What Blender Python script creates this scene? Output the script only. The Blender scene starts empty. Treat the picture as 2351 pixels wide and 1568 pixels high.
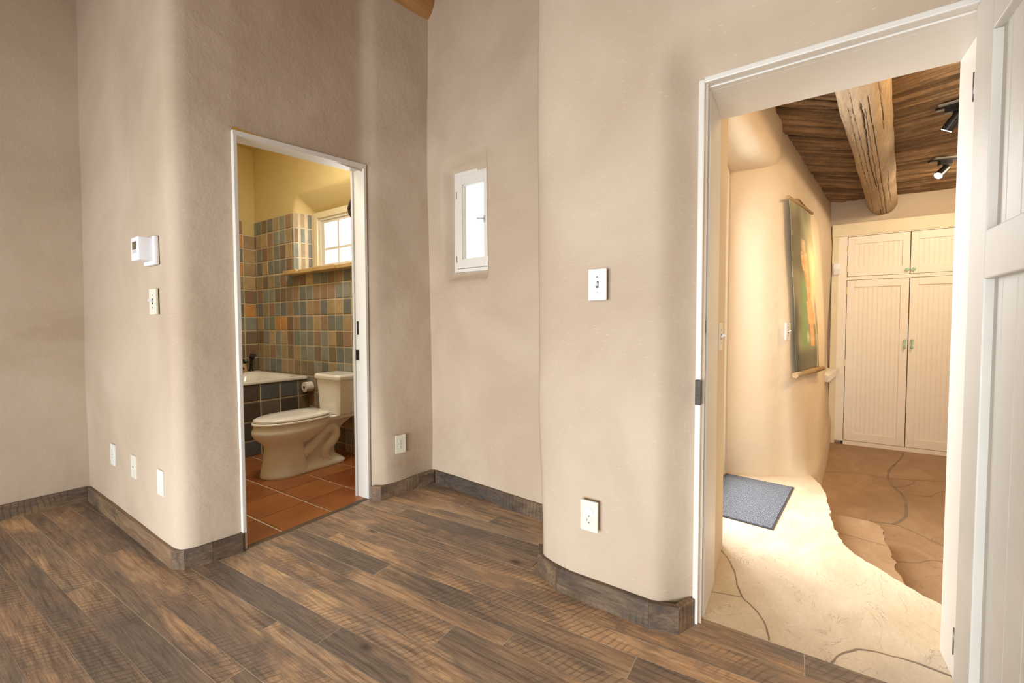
import bpy, bmesh, math, random
import numpy as np
from mathutils import Vector, Matrix, noise
random.seed(7)
C = bpy.context.scene.collection
SC = bpy.context.scene

# ------------------------------------------------------------------ camera
H = 1.14; YAW = .585; PITCH = .0363; ROLL = -.0025; FPX = 977.0
fw = Vector((math.cos(YAW), math.sin(YAW), 0)); rt = Vector((math.sin(YAW), -math.cos(YAW), 0))
F = fw*math.cos(PITCH) - Vector((0, 0, 1))*math.sin(PITCH); U0 = rt.cross(F)
R = rt*math.cos(ROLL) + U0*math.sin(ROLL); U = U0*math.cos(ROLL) - rt*math.sin(ROLL)
cd = bpy.data.cameras.new('camera'); cam = bpy.data.objects.new('camera', cd); C.objects.link(cam)
cd.sensor_width = 36; cd.lens = FPX/2351*36; cd.clip_start = .02
cam.matrix_world = Matrix(((R.x, U.x, -F.x, 0), (R.y, U.y, -F.y, 0), (R.z, U.z, -F.z, H), (0, 0, 0, 1)))
SC.camera = cam

# ------------------------------------------------------------------ world and exposure
w = bpy.data.worlds.new('world'); SC.world = w; w.use_nodes = True
bg = w.node_tree.nodes['Background']; bg.inputs[0].default_value = (.86, .93, 1, 1); bg.inputs[1].default_value = 2.2
vs = SC.view_settings; vs.view_transform = 'Standard'; vs.look = 'None'; vs.gamma = 1; vs.exposure = 0.0; vs.use_curve_mapping = False
SC.cycles.max_bounces = 10; SC.cycles.diffuse_bounces = 6
SC.cycles.sample_clamp_indirect = 6

def area(name, loc, target, sx, sy, power, col, spread=180):
    l = bpy.data.lights.new(name, 'AREA'); l.shape = 'RECTANGLE'; l.size = sx; l.size_y = sy; l.energy = power; l.color = col; l.spread = math.radians(spread)
    o = bpy.data.objects.new(name, l); C.objects.link(o); o.location = loc
    d = (Vector(target)-Vector(loc)).normalized(); o.rotation_euler = d.to_track_quat('-Z', 'Y').to_euler(); return o
# daylight through the windows of the room behind the camera, then two added fills
area('daylight_front', (-3.15, .9, 1.25), (2, 1.2, .0), 3.0, 1.1, 68, (1, .975, .93), 118)
area('low_cool_fill', (-3.12, .9, .42), (2, 1.2, .25), 3.0, .7, 72, (.76, .88, 1), 115)  # added low cool panel to brighten the foot of the walls
area('room_warm_fill', (-.9, .2, 3.35), (-.9, .2, 0), .6, .6, 7, (1, .72, .44))  # added unseen lamp that warms the upper walls
# daylight through the glass of the entry door, and through the bathroom window
area('daylight_entry', (3.10, 1.02, 1.30), (2.60, -.6, .35), .9, 1.8, 108, (.97, .985, 1))
area('daylight_bath', (2.72, 3.5, 2.0), (1.5, 3.6, 1.5), 1.2, .7, 26, (.95, .98, 1))
# ceiling lamp of the bathroom, then two unseen fill lamps added in the hall
area('bath_ceiling_lamp', (1.45, 3.0, 2.95), (1.5, 3.2, 0), .5, .5, 27, (1, .96, .88))
area('hall_warm_fill', (3.0, -1.30, 2.5), (3.3, .1, 1.0), .4, .4, 22, (1, .71, .38))  # added to brighten the return wall beside the door
area('hall_end_fill', (5.2, -1.55, 2.5), (6.2, -.8, 0.9), .4, .4, 19, (1, .80, .56))  # added to brighten the closet

# ------------------------------------------------------------------ materials
def mat(name):
    m = bpy.data.materials.new(name); m.use_nodes = True; nt = m.node_tree
    return m, nt, nt.nodes['Principled BSDF']
def N(nt, t, **k):
    n = nt.nodes.new(t)
    for a, b in k.items():
        if hasattr(n, a): setattr(n, a, b)
        else: n.inputs[a].default_value = b
    return n
def ramp(nt, src, stops):
    r = nt.nodes.new('ShaderNodeValToRGB'); e = r.color_ramp.elements
    while len(e) > 1: e.remove(e[-1])
    e[0].position = stops[0][0]; e[0].color = (*stops[0][1], 1) if len(stops[0][1]) == 3 else stops[0][1]
    for p, c in stops[1:]:
        q = e.new(p); q.color = (*c, 1)
    nt.links.new(src, r.inputs[0]); return r
def mixc(nt, fac, a, b, mode='MIX'):
    m = nt.nodes.new('ShaderNodeMix'); m.data_type = 'RGBA'; m.blend_type = mode
    for v, i in ((fac, 0), (a, 6), (b, 7)):
        if hasattr(v, 'is_output') or hasattr(v, 'links'): nt.links.new(v, m.inputs[i])
        elif isinstance(v, (int, float)): m.inputs[i].default_value = v
        else: m.inputs[i].default_value = (*v, 1)
    return m.outputs[2]
def texco(nt, scale=(1, 1, 1), rot=(0, 0, 0)):
    t = nt.nodes.new('ShaderNodeTexCoord'); mp = nt.nodes.new('ShaderNodeMapping')
    mp.inputs['Scale'].default_value = scale; mp.inputs['Rotation'].default_value = rot
    nt.links.new(t.outputs['Object'], mp.inputs[0]); return mp.outputs[0]
def noise_t(nt, vec, scale, detail=4, rough=.5, dist=0):
    n = N(nt, 'ShaderNodeTexNoise', Scale=scale, Detail=detail, Roughness=rough, Distortion=dist)
    nt.links.new(vec, n.inputs['Vector']); return n.outputs['Fac']
def bump(nt, b, h, strength=.3, dist=.01, prev=None):
    n = N(nt, 'ShaderNodeBump', Strength=strength, Distance=dist); nt.links.new(h, n.inputs['Height'])
    if prev: nt.links.new(prev, n.inputs['Normal'])
    nt.links.new(n.outputs[0], b.inputs['Normal']); return n.outputs[0]
def math_n(nt, op, a, b=None, clamp=False):
    m = nt.nodes.new('ShaderNodeMath'); m.operation = op; m.use_clamp = clamp
    for v, i in ((a, 0), (b, 1)):
        if v is None: continue
        if isinstance(v, (int, float)): m.inputs[i].default_value = v
        else: nt.links.new(v, m.inputs[i])
    return m.outputs[0]

def plain(name, col, rough=.5, metal=0, spec=.5, bumps=None, var=.0):
    m, nt, b = mat(name)
    b.inputs['Roughness'].default_value = rough; b.inputs['Metallic'].default_value = metal
    b.inputs['Specular IOR Level'].default_value = spec
    v = texco(nt); n = noise_t(nt, v, 9, 3)
    c2 = tuple(x*(1-var) for x in col)
    r = ramp(nt, n, [(.3, c2), (.7, col)]); nt.links.new(r.outputs[0], b.inputs['Base Color'])
    if bumps: bump(nt, b, noise_t(nt, v, bumps[0], 3), bumps[1], bumps[2])
    return m

def plaster(name, c1, c2, straw=.30, fleck=(.82, .70, .50)):
    m, nt, b = mat(name); b.inputs['Roughness'].default_value = .93; b.inputs['Specular IOR Level'].default_value = .15
    v = texco(nt)
    n1 = noise_t(nt, v, 1.3, 5, .55, .6)
    base = ramp(nt, n1, [(.35, c1), (.65, c2)]).outputs[0]
    n2 = noise_t(nt, v, 260, 2)
    base = mixc(nt, math_n(nt, 'MULTIPLY', n2, .22), base, tuple(x*.72 for x in c1))
    facs = []
    for i, (rot, sc) in enumerate((((0, .5, 0), (14, 14, 95)), ((.6, -.9, .3), (12, 12, 88)), ((0, 1.3, 0.9), (13, 15, 80)))):
        vv = texco(nt, sc, rot)
        vo = N(nt, 'ShaderNodeTexVoronoi', Scale=1.0); vo.inputs['Randomness'].default_value = 1
        nt.links.new(vv, vo.inputs['Vector'])
        f = math_n(nt, 'LESS_THAN', vo.outputs['Distance'], .095)
        sel = nt.nodes.new('ShaderNodeSeparateColor'); nt.links.new(vo.outputs['Color'], sel.inputs[0])
        facs.append(math_n(nt, 'MULTIPLY', f, math_n(nt, 'LESS_THAN', sel.outputs[0], .38)))
    ff = math_n(nt, 'ADD', math_n(nt, 'ADD', facs[0], facs[1]), facs[2], True)
    base = mixc(nt, math_n(nt, 'MULTIPLY', ff, straw), base, fleck)
    nt.links.new(base, b.inputs['Base Color'])
    p = bump(nt, b, noise_t(nt, v, 7, 5, .55), .5, .014)
    bump(nt, b, math_n(nt, 'ADD', noise_t(nt, v, 130, 3), math_n(nt, 'MULTIPLY', ff, .4)), .16, .002, p)
    return m
M = {}
M['plaster'] = plaster('adobe_plaster', (.465, .360, .258), (.560, .450, .338))
M['plaster_hall'] = plaster('adobe_plaster_hall', (.60, .49, .36), (.66, .55, .41), .15)
M['plaster_yellow'] = plaster('yellow_plaster', (.62, .49, .22), (.68, .55, .28), .1)
M['white'] = plain('white_paint', (.70, .665, .60), .42, bumps=(60, .05, .002), var=.03)
M['white_door'] = plain('off_white_door_paint', (.60, .57, .505), .45, bumps=(40, .06, .002), var=.04)
M['cream'] = plain('cream_cupboard_paint', (.88, .80, .68), .5, var=.03)
M['cream_trim'] = plain('cream_trim_paint', (.78, .68, .47), .5, var=.05)
M['porcelain'] = plain('white_porcelain', (.90, .88, .83), .12, spec=.6)
M['plastic_white'] = plain('white_plastic', (.86, .86, .88), .35)
M['plastic_ivory'] = plain('ivory_plastic', (.70, .67, .55), .35)
M['plastic_light'] = plain('pale_plastic', (.74, .72, .665), .35)
M['slot'] = plain('dark_slot', (.03, .025, .02), .6)
M['lcd'] = plain('display_glass', (.13, .10, .06), .2)
M['grey_button'] = plain('grey_button', (.55, .55, .56), .4)
M['bronze'] = plain('dark_bronze', (.035, .028, .024), .35, .6, var=.4)
M['iron'] = plain('dark_iron', (.05, .035, .025), .5, .5, bumps=(60, .4, .004), var=.4)
M['steel'] = plain('worn_steel', (.30, .28, .27), .4, .8, bumps=(90, .4, .002), var=.5)
M['light_steel'] = plain('light_steel', (.5, .49, .48), .4, .3)
M['brass'] = plain('brass_hinge', (.45, .34, .14), .35, .8)
M['black'] = plain('black_metal', (.018, .016, .015), .3, .3)
M['grey_plate'] = plain('grey_plate', (.30, .29, .27), .5)
M['jade'] = plain('jade_glass', (.36, .60, .38), .1, spec=.8)
M['paper'] = plain('white_paper', (.78, .74, .68), .9)
M['sill_slab'] = plain('ochre_clay_slab', (.60, .40, .17), .8, bumps=(70, .3, .004), var=.25)
M['grout'] = plain('tile_grout', (.66, .56, .40), .9, bumps=(120, .3, .002), var=.15)
M['mortar'] = plain('stone_mortar', (.27, .20, .135), .95, bumps=(90, .4, .004), var=.3)
M['stone_white'] = plain('pale_ledge_stone', (.88, .85, .80), .5, var=.04)
M['floor_dust'] = plain('dust_in_floor_gaps', (.62, .52, .40), .9, var=.35)
M['dark_gap'] = plain('dark_recess', (.04, .03, .025), .9)
def glass(name):
    m = bpy.data.materials.new(name); m.use_nodes = True; nt = m.node_tree; nt.nodes.clear()
    o = nt.nodes.new('ShaderNodeOutputMaterial'); t = nt.nodes.new('ShaderNodeBsdfTransparent'); g = nt.nodes.new('ShaderNodeBsdfGlossy')
    g.inputs['Roughness'].default_value = .02; 
    x = nt.nodes.new('ShaderNodeMixShader'); x.inputs[0].default_value = .03; nt.links.new(t.outputs[0], x.inputs[1]); nt.links.new(g.outputs[0], x.inputs[2])
    nt.links.new(x.outputs[0], o.inputs[0]); return m
M['glass'] = glass('window_glass')
def emis(name, col, s):
    m, nt, b = mat(name); b.inputs['Emission Color'].default_value = (*col, 1); b.inputs['Emission Strength'].default_value = s; return m
M['bulb'] = emis('lamp_bulb', (1, .9, .72), 90)

def attr(nt, name, out='Fac'):
    a = nt.nodes.new('ShaderNodeAttribute'); a.attribute_name = name; return a.outputs[out]
def uvshift(nt, scale, along=0):
    # object coordinates stretched along one axis and shifted by the piece's own random number
    t = nt.nodes.new('ShaderNodeTexCoord'); cb = nt.nodes.new('ShaderNodeCombineXYZ')
    r = attr(nt, 'rnd'); nt.links.new(math_n(nt, 'MULTIPLY', r, 37.0), cb.inputs[0]); nt.links.new(math_n(nt, 'MULTIPLY', r, 91.0), cb.inputs[1])
    nt.links.new(math_n(nt, 'MULTIPLY', r, 53.0), cb.inputs[2])
    ad = nt.nodes.new('ShaderNodeVectorMath'); ad.operation = 'ADD'
    mp = nt.nodes.new('ShaderNodeMapping'); mp.inputs['Scale'].default_value = scale
    nt.links.new(t.outputs['Object'], mp.inputs[0]); nt.links.new(mp.outputs[0], ad.inputs[0]); nt.links.new(cb.outputs[0], ad.inputs[1]); return ad.outputs[0]

def wood_floor(name, along='Y', dark=1.0, spec=.35, sawn=.45):
    m, nt, b = mat(name)
    def st(f, across=1.0): return {'Y': (across, f, 1), 'X': (f, across, 1), 'Z': (across, across, f)}[along]
    r = attr(nt, 'rnd')
    D = lambda c: tuple(x*dark for x in c)
    vA, vB, vC = uvshift(nt, st(.22)), uvshift(nt, st(.5)), uvshift(nt, st(.045))
    patch = noise_t(nt, uvshift(nt, st(.30)), 4.2, 7, .60, .8)                # orange heartwood against greyed oak
    base = ramp(nt, patch, [(.30, D((.125, .10, .080))), (.44, D((.16, .123, .092))), (.51, D((.205, .145, .098))), (.57, D((.285, .195, .12))), (.75, D((.37, .26, .165)))]).outputs[0]
    tint = ramp(nt, r, [(0, (.88, .87, .87)), (.16, (1.12, 1.05, .98)), (.33, (.80, .81, .83)), (.5, (1.02, .97, .92)), (.66, (1.30, 1.25, 1.15)), (.80, (.92, .88, .85)), (.92, (1.06, 1.05, 1.06))])
    tint.color_ramp.interpolation = 'CONSTANT'
    base = mixc(nt, 1.0, base, tint.outputs[0], 'MULTIPLY')
    # growth rings: long stretched lines, wavy
    wv = N(nt, 'ShaderNodeTexWave', Scale=9.0, Distortion=7.0, Detail=3.0); wv.wave_type = 'BANDS'; wv.bands_direction = 'Y' if along == 'X' else 'X'
    wv.inputs['Detail Scale'].default_value = 1.2; wv.inputs['Detail Roughness'].default_value = .6
    nt.links.new(uvshift(nt, st(.16)), wv.inputs['Vector'])
    gr = ramp(nt, wv.outputs['Fac'], [(.0, (.62, .58, .55)), (.3, (1, 1, 1)), (1, (1.06, 1.06, 1.05))]).outputs[0]
    ringsel = ramp(nt, noise_t(nt, vA, 3, 3), [(.40, (.15, .15, .15)), (.6, (.75, .75, .75))]).outputs[0]
    base = mixc(nt, ringsel, base, gr, 'MULTIPLY')
    pore = noise_t(nt, vC, 170, 4, .7, .6)
    mid = noise_t(nt, uvshift(nt, st(.05)), 80, 5, .7, 1.5)
    base = mixc(nt, .42, base, ramp(nt, mid, [(.32, (.60, .58, .56)), (.5, (1.0, 1.0, 1.0)), (.68, (1.28, 1.25, 1.2))]).outputs[0], 'MULTIPLY')
    base = mixc(nt, .85, base, ramp(nt, pore, [(.33, (.55, .52, .50)), (.55, (1.05, 1.04, 1.03)), (.75, (1.3, 1.28, 1.25))]).outputs[0], 'MULTIPLY')
    # weathered dark stains
    stn = ramp(nt, noise_t(nt, uvshift(nt, st(.38)), 6.5, 6, .65, 1.1), [(.34, (1, 1, 1)), (.47, (0, 0, 0))]).outputs[0]
    base = mixc(nt, math_n(nt, 'MULTIPLY', stn, .55), base, D((.07, .062, .055)))
    # saw marks across the board, only on some stretches
    sw = N(nt, 'ShaderNodeTexWave', Scale=13.0, Distortion=6.0, Detail=3.0); sw.wave_type = 'BANDS'; sw.bands_direction = 'Y' if along == 'Y' else 'X'
    sw.inputs['Detail Scale'].default_value = .5
    t = nt.nodes.new('ShaderNodeTexCoord'); mp = nt.nodes.new('ShaderNodeMapping'); mp.inputs['Rotation'].default_value = (0, 0, .5)
    ad = nt.nodes.new('ShaderNodeVectorMath'); ad.operation = 'ADD'; cb = nt.nodes.new('ShaderNodeCombineXYZ')
    nt.links.new(math_n(nt, 'MULTIPLY', r, 23.0), cb.inputs[0]); nt.links.new(math_n(nt, 'MULTIPLY', r, 17.0), cb.inputs[1])
    nt.links.new(t.outputs['Object'], mp.inputs[0]); nt.links.new(mp.outputs[0], ad.inputs[0]); nt.links.new(cb.outputs[0], ad.inputs[1]); nt.links.new(ad.outputs[0], sw.inputs['Vector'])
    saw = ramp(nt, sw.outputs['Fac'], [(.0, (1, 1, 1)), (.16, (.4, .4, .4)), (.34, (0, 0, 0))]).outputs[0]
    area_m = ramp(nt, noise_t(nt, uvshift(nt, st(.5)), 3.2, 3), [(.48, (0, 0, 0)), (.56, (1, 1, 1))]).outputs[0]
    sf = math_n(nt, 'MULTIPLY', math_n(nt, 'MULTIPLY', saw, area_m), sawn)
    base = mixc(nt, sf, base, D((.05, .035, .025)))
    # pale dusty worn spots, knots and nail holes
    wn = ramp(nt, noise_t(nt, uvshift(nt, st(.6)), 38, 5, .75), [(.66, (0, 0, 0)), (.74, (1, 1, 1))]).outputs[0]
    base = mixc(nt, math_n(nt, 'MULTIPLY', wn, .28), base, D((.45, .38, .30)))
    kn = N(nt, 'ShaderNodeTexVoronoi', Scale=3.4); nt.links.new(vB, kn.inputs['Vector'])
    base = mixc(nt, ramp(nt, kn.outputs['Distance'], [(.018, (1, 1, 1)), (.075, (0, 0, 0))]).outputs[0], base, D((.045, .03, .022)))
    nt.links.new(base, b.inputs['Base Color'])
    rr = ramp(nt, patch, [(.3, (.60, .60, .60)), (.7, (.40, .40, .40))]).outputs[0]; nt.links.new(rr, b.inputs['Roughness'])
    b.inputs['Specular IOR Level'].default_value = spec
    bump(nt, b, math_n(nt, 'ADD', math_n(nt, 'MULTIPLY', pore, .6), math_n(nt, 'MULTIPLY', sf, -1.2)), .35, .003)
    return m
M['floor_wood'] = wood_floor('reclaimed_oak', 'Y', 1.62, .4, .46)
M['base_wood_y'] = wood_floor('baseboard_wood_lengthwise', 'Y', .66, .3, .4)
M['base_wood_x'] = wood_floor('baseboard_wood_crosswise', 'X', .66, .3, .4)
def stick_wood(name, cols, stretch, gs=70, bs=.5, crack=0):
    m, nt, b = mat(name); b.inputs['Roughness'].default_value = .8; b.inputs['Specular IOR Level'].default_value = .2
    v = uvshift(nt, stretch); r = attr(nt, 'rnd')
    g = noise_t(nt, v, gs, 4, .6, 1.0)
    base = ramp(nt, noise_t(nt, v, 6, 4, .6, .5), [(.3, cols[0]), (.7, cols[1])]).outputs[0]
    rr = ramp(nt, r, [(0, (.55, .52, .5)), (1, (1.2, 1.15, 1.1))]).outputs[0]
    base = mixc(nt, 1.0, base, rr, 'MULTIPLY')
    base = mixc(nt, .5, base, ramp(nt, g, [(.3, (.5, .47, .45)), (.6, (1, 1, 1))]).outputs[0], 'MULTIPLY')
    nt.links.new(base, b.inputs['Base Color']); bump(nt, b, g, bs, .003); return m
M['latilla'] = stick_wood('latilla_sticks', ((.17, .11, .06), (.37, .25, .14)), (.5, .5, 1), 90, .7)
M['viga'] = stick_wood('peeled_log', ((.36, .275, .18), (.50, .40, .275)), (.08, 1, 1), 45, .5)
M['viga_warm'] = stick_wood('peeled_log_orange', ((.40, .20, .07), (.55, .31, .12)), (.08, 1, 1), 60, .35)
M['dowel'] = stick_wood('bamboo_rod', ((.55, .38, .18), (.68, .50, .28)), (1, .2, 1), 60, .1)

def tile_mat(name, stops, rough=.45, mott=.25, sc=35):
    m, nt, b = mat(name); b.inputs['Roughness'].default_value = rough
    r = attr(nt, 'rnd'); rp = ramp(nt, r, stops); rp.color_ramp.interpolation = 'CONSTANT'
    v = uvshift(nt, (1, 1, 1)); n = noise_t(nt, v, sc, 4, .6); n2 = noise_t(nt, v, 5, 2)
    base = mixc(nt, mott, rp.outputs[0], ramp(nt, n, [(.3, (.4, .4, .4)), (.7, (1.3, 1.3, 1.3))]).outputs[0], 'MULTIPLY')
    base = mixc(nt, .35, base, ramp(nt, n2, [(.3, (.6, .55, .5)), (.7, (1.25, 1.2, 1.15))]).outputs[0], 'MULTIPLY')
    nt.links.new(base, b.inputs['Base Color']); bump(nt, b, n, .15, .002); return m
SL = [(.0, (.13, .10, .065)), (.13, (.19, .13, .085)), (.27, (.13, .14, .12)), (.39, (.22, .17, .10)), (.52, (.165, .17, .15)), (.64, (.15, .095, .06)),
      (.76, (.27, .20, .115)), (.86, (.115, .12, .115)), (.965, (.34, .175, .06))]
M['wall_tile'] = tile_mat('slate_coloured_tile', [(p, tuple(x*1.75 for x in c)) for p, c in SL], .5)
M['apron_tile'] = tile_mat('dark_slate_tile', [(0, (.12, .13, .135)), (.3, (.20, .145, .09)), (.55, (.095, .08, .065)), (.8, (.16, .15, .12))], .5)
M['saltillo'] = tile_mat('saltillo_tile', [(0, (.30, .10, .028)), (.25, (.25, .078, .024)), (.45, (.34, .125, .035)), (.7, (.27, .10, .033)), (.9, (.20, .07, .03))], .28, .15, 12)

def stone_mat(name, c1, c2, c3):
    m, nt, b = mat(name); b.inputs['Roughness'].default_value = .55
    v = texco(nt, (1, 1.6, 1), (0, 0, .5)); r = attr(nt, 'rnd')
    n = noise_t(nt, v, 2.2, 5, .55, 1.2)
    base = ramp(nt, n, [(.3, c1), (.55, c2), (.75, c3)]).outputs[0]
    n2 = noise_t(nt, v, 2.6, 6, .55, 1.8)
    # thin cleft lines where layers of the stone break off
    l = math_n(nt, 'ABSOLUTE', math_n(nt, 'SUBTRACT', math_n(nt, 'FRACT', math_n(nt, 'MULTIPLY', n2, 5.0)), .5))
    line = ramp(nt, l, [(.0, (1, 1, 1)), (.03, (0, 0, 0))]).outputs[0]
    brk = ramp(nt, noise_t(nt, v, 5, 3), [(.48, (0, 0, 0)), (.56, (1, 1, 1))]).outputs[0]
    lf = math_n(nt, 'MULTIPLY', line, brk)
    base = mixc(nt, math_n(nt, 'MULTIPLY', lf, .7), base, tuple(x*.45 for x in c1))
    base = mixc(nt, .15, base, ramp(nt, noise_t(nt, v, 60, 3), [(.3, (.5, .5, .5)), (.7, (1.2, 1.2, 1.2))]).outputs[0], 'MULTIPLY')
    nt.links.new(base, b.inputs['Base Color'])
    st = ramp(nt, math_n(nt, 'FRACT', math_n(nt, 'MULTIPLY', n2, 5.0)), [(.48, (0, 0, 0)), (.52, (1, 1, 1))]).outputs[0]
    bump(nt, b, math_n(nt, 'ADD', math_n(nt, 'MULTIPLY', st, .5), noise_t(nt, v, 25, 4)), .45, .006); return m
M['stone'] = stone_mat('flagstone_daylit', (.50, .395, .27), (.58, .475, .335), (.65, .555, .42))  # paler copy: daylight on the platform put into the colour
M['stone_low'] = stone_mat('flagstone_warm_lit', (.29, .175, .09), (.35, .22, .12), (.40, .27, .16))  # same stone, browner: warm light on the lower level put into the colour
def rug_mat():
    m, nt, b = mat('grey_fleck_mat'); b.inputs['Roughness'].default_value = 1; b.inputs['Specular IOR Level'].default_value = .05
    v = texco(nt, (90, 330, 1), (0, 0, .2)); n = noise_t(nt, v, 1, 3, .7)
    r = ramp(nt, n, [(.36, (.02, .024, .03)), (.48, (.09, .10, .12)), (.57, (.20, .21, .23)), (.68, (.45, .45, .46))])
    nt.links.new(r.outputs[0], b.inputs['Base Color']); bump(nt, b, n, .8, .004); return m
M['rug'] = rug_mat()
M['rug_edge'] = plain('mat_edge', (.05, .05, .055), .9)
m, nt, b = mat('painted_canvas'); nt.links.new(attr(nt, 'paint', 'Color'), b.inputs['Base Color']); b.inputs['Roughness'].default_value = .75
bump(nt, b, noise_t(nt, texco(nt), 300, 2), .2, .001); M['canvas'] = m

# ------------------------------------------------------------------ mesh helpers
class MB:
    def __init__(s): s.v = []; s.f = []; s.r = []; s.m = []; s.sm = []
    def face(s, idx, rnd=0., mi=0, smooth=False): s.f.append(idx); s.r.append(rnd); s.m.append(mi); s.sm.append(smooth)
    def add(s, vs, fs, rnd=0., mi=0, smooth=False):
        o = len(s.v); s.v += [tuple(v) for v in vs]
        for f in fs: s.face([i+o for i in f], rnd, mi, smooth)
    def box(s, a, b, rnd=0., mi=0, mt=None, bev=0.):
        x0, y0, z0 = a; x1, y1, z1 = b
        if bev <= 0:
            vs = [(x, y, z) for z in (z0, z1) for y in (y0, y1) for x in (x0, x1)]
            fs = [(0, 2, 3, 1), (4, 5, 7, 6), (0, 1, 5, 4), (2, 6, 7, 3), (0, 4, 6, 2), (1, 3, 7, 5)]
        else:
            bm = bmesh.new(); bmesh.ops.create_cube(bm, size=1)
            for q in bm.verts: q.co = Vector(((x0+x1)/2+q.co.x*(x1-x0), (y0+y1)/2+q.co.y*(y1-y0), (z0+z1)/2+q.co.z*(z1-z0)))
            bev = min(bev, abs(x1-x0)*.45, abs(y1-y0)*.45, abs(z1-z0)*.45)
            bmesh.ops.bevel(bm, geom=bm.edges[:], offset=bev, segments=2, profile=.6, affect='EDGES')
            bmesh.ops.recalc_face_normals(bm, faces=bm.faces[:]); bm.verts.ensure_lookup_table()
            vs = [tuple(q.co) for q in bm.verts]; fs = [tuple(q.index for q in f.verts) for f in bm.faces]; bm.free()
        if mt is not None: vs = [tuple(mt @ Vector(v)) for v in vs]
        s.add(vs, fs, rnd, mi)
    def tube(s, pts, rad, seg=12, rnd=0., mi=0, caps=True, smooth=True, squash=None, upv=None):
        pts = [Vector(p) for p in pts]; n = len(pts)
        rad = rad if hasattr(rad, '__len__') else [rad]*n
        o = len(s.v); t0 = (pts[1]-pts[0]).normalized(); up = Vector(upv) if upv else (Vector((0, 0, 1)) if abs(t0.z) < .9 else Vector((1, 0, 0)))
        for i, p in enumerate(pts):
            t = (pts[min(i+1, n-1)]-pts[max(i-1, 0)]).normalized()
            a = t.cross(up).normalized(); bb = a.cross(t).normalized()
            for k in range(seg):
                th = 2*math.pi*k/seg; q = p + a*math.cos(th)*rad[i] + bb*math.sin(th)*rad[i]*(squash or 1); s.v.append(tuple(q))
        for i in range(n-1):
            for k in range(seg):
                k2 = (k+1) % seg; s.face([o+i*seg+k, o+i*seg+k2, o+(i+1)*seg+k2, o+(i+1)*seg+k], rnd, mi, smooth)
        if caps:
            s.face([o+k for k in range(seg)][::-1], rnd, mi); s.face([o+(n-1)*seg+k for k in range(seg)], rnd, mi)
    def loft(s, rings, rnd=0., mi=0, caps=True, smooth=True):
        o = len(s.v); k = len(rings[0])
        for r in rings: s.v += [tuple(p) for p in r]
        for i in range(len(rings)-1):
            for j in range(k):
                j2 = (j+1) % k; s.face([o+i*k+j, o+i*k+j2, o+(i+1)*k+j2, o+(i+1)*k+j], rnd, mi, smooth)
        if caps:
            s.face([o+j for j in range(k)][::-1], rnd, mi); s.face([o+(len(rings)-1)*k+j for j in range(k)], rnd, mi)
    def prism(s, poly, z0, z1, rnd=0., mi=0, jit=0):
        n = len(poly); o = len(s.v)
        s.v += [(x, y, z0) for x, y in poly] + [(x, y, z1) for x, y in poly]
        s.face([o+i for i in range(n)][::-1], rnd, mi); s.face([o+n+i for i in range(n)], rnd, mi)
        for i in range(n):
            j = (i+1) % n; s.face([o+i, o+j, o+n+j, o+n+i], rnd, mi)
    def build(s, name, mats, parent=None, fixn=True):
        me = bpy.data.meshes.new(name)
        me.from_pydata(s.v, [], s.f)
        for mm in (mats if isinstance(mats, (list, tuple)) else [mats]): me.materials.append(mm)
        me.polygons.foreach_set('material_index', s.m); me.polygons.foreach_set('use_smooth', s.sm)
        at = me.attributes.new('rnd', 'FLOAT', 'FACE'); at.data.foreach_set('value', s.r)
        me.update()
        if fixn:
            bm = bmesh.new(); bm.from_mesh(me); bmesh.ops.recalc_face_normals(bm, faces=bm.faces[:]); bm.to_mesh(me); bm.free()
        ob = bpy.data.objects.new(name, me); C.objects.link(ob)
        if parent: ob.parent = parent; ob.matrix_parent_inverse = parent.matrix_world.inverted()
        return ob
def tag(o, label, cat, group=None):
    o['label'] = label; o['category'] = cat
    if group: o['group'] = group
    return o
def struct(o): o['kind'] = 'structure'; return o
def empty(name, loc=(0, 0, 0)):
    o = bpy.data.objects.new(name, None); C.objects.link(o); o.location = loc; o.empty_display_size = .1
    o.matrix_world = Matrix.Translation(loc); return o
def thing(name, label, cat, loc, group=None): return tag(empty(name, loc), label, cat, group)
def sm(o, angle=35):
    for p in o.data.polygons: p.use_smooth = True
    bm = bmesh.new(); bm.from_mesh(o.data)
    for e in bm.edges:
        if len(e.link_faces) == 2 and e.calc_face_angle(0) > math.radians(angle): e.smooth = False
    bm.to_mesh(o.data); bm.free(); return o
def sstep(t): t = max(0., min(1., t)); return t*t*(3-2*t)
def fillet(pts, rads, n=8):
    out = [Vector(pts[0])]
    for i in range(1, len(pts)-1):
        p, a, b_ = Vector(pts[i]), Vector(pts[i-1]), Vector(pts[i+1]); r = rads[i-1]
        d1 = (a-p).normalized(); d2 = (b_-p).normalized(); ang = d1.angle(d2); L = min(r/math.tan(ang/2), (a-p).length*.49, (b_-p).length*.49)
        p1, p2 = p+d1*L, p+d2*L
        for k in range(n+1):
            t = k/n; out.append(p1*(1-t)**2 + p*2*t*(1-t) + p2*t*t)
    out.append(Vector(pts[-1])); return out
def resample(pts, step, extra=()):
    cum = [0]
    for a, b_ in zip(pts, pts[1:]): cum.append(cum[-1]+(b_-a).length)
    n = max(1, int(cum[-1]/step)); ss = sorted(set([cum[-1]*i/n for i in range(n+1)] + list(extra)))
    ss2 = [ss[0]]
    for q in ss[1:]:
        if q-ss2[-1] > .004 or q in extra:
            if q-ss2[-1] <= .004: ss2[-1] = q
            else: ss2.append(q)
    out = []
    for q in ss2:
        i = 0
        while i < len(cum)-2 and cum[i+1] < q: i += 1
        t = (q-cum[i])/max(1e-9, cum[i+1]-cum[i]); out.append(pts[i].lerp(pts[i+1], t))
    return ss2, out
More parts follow.
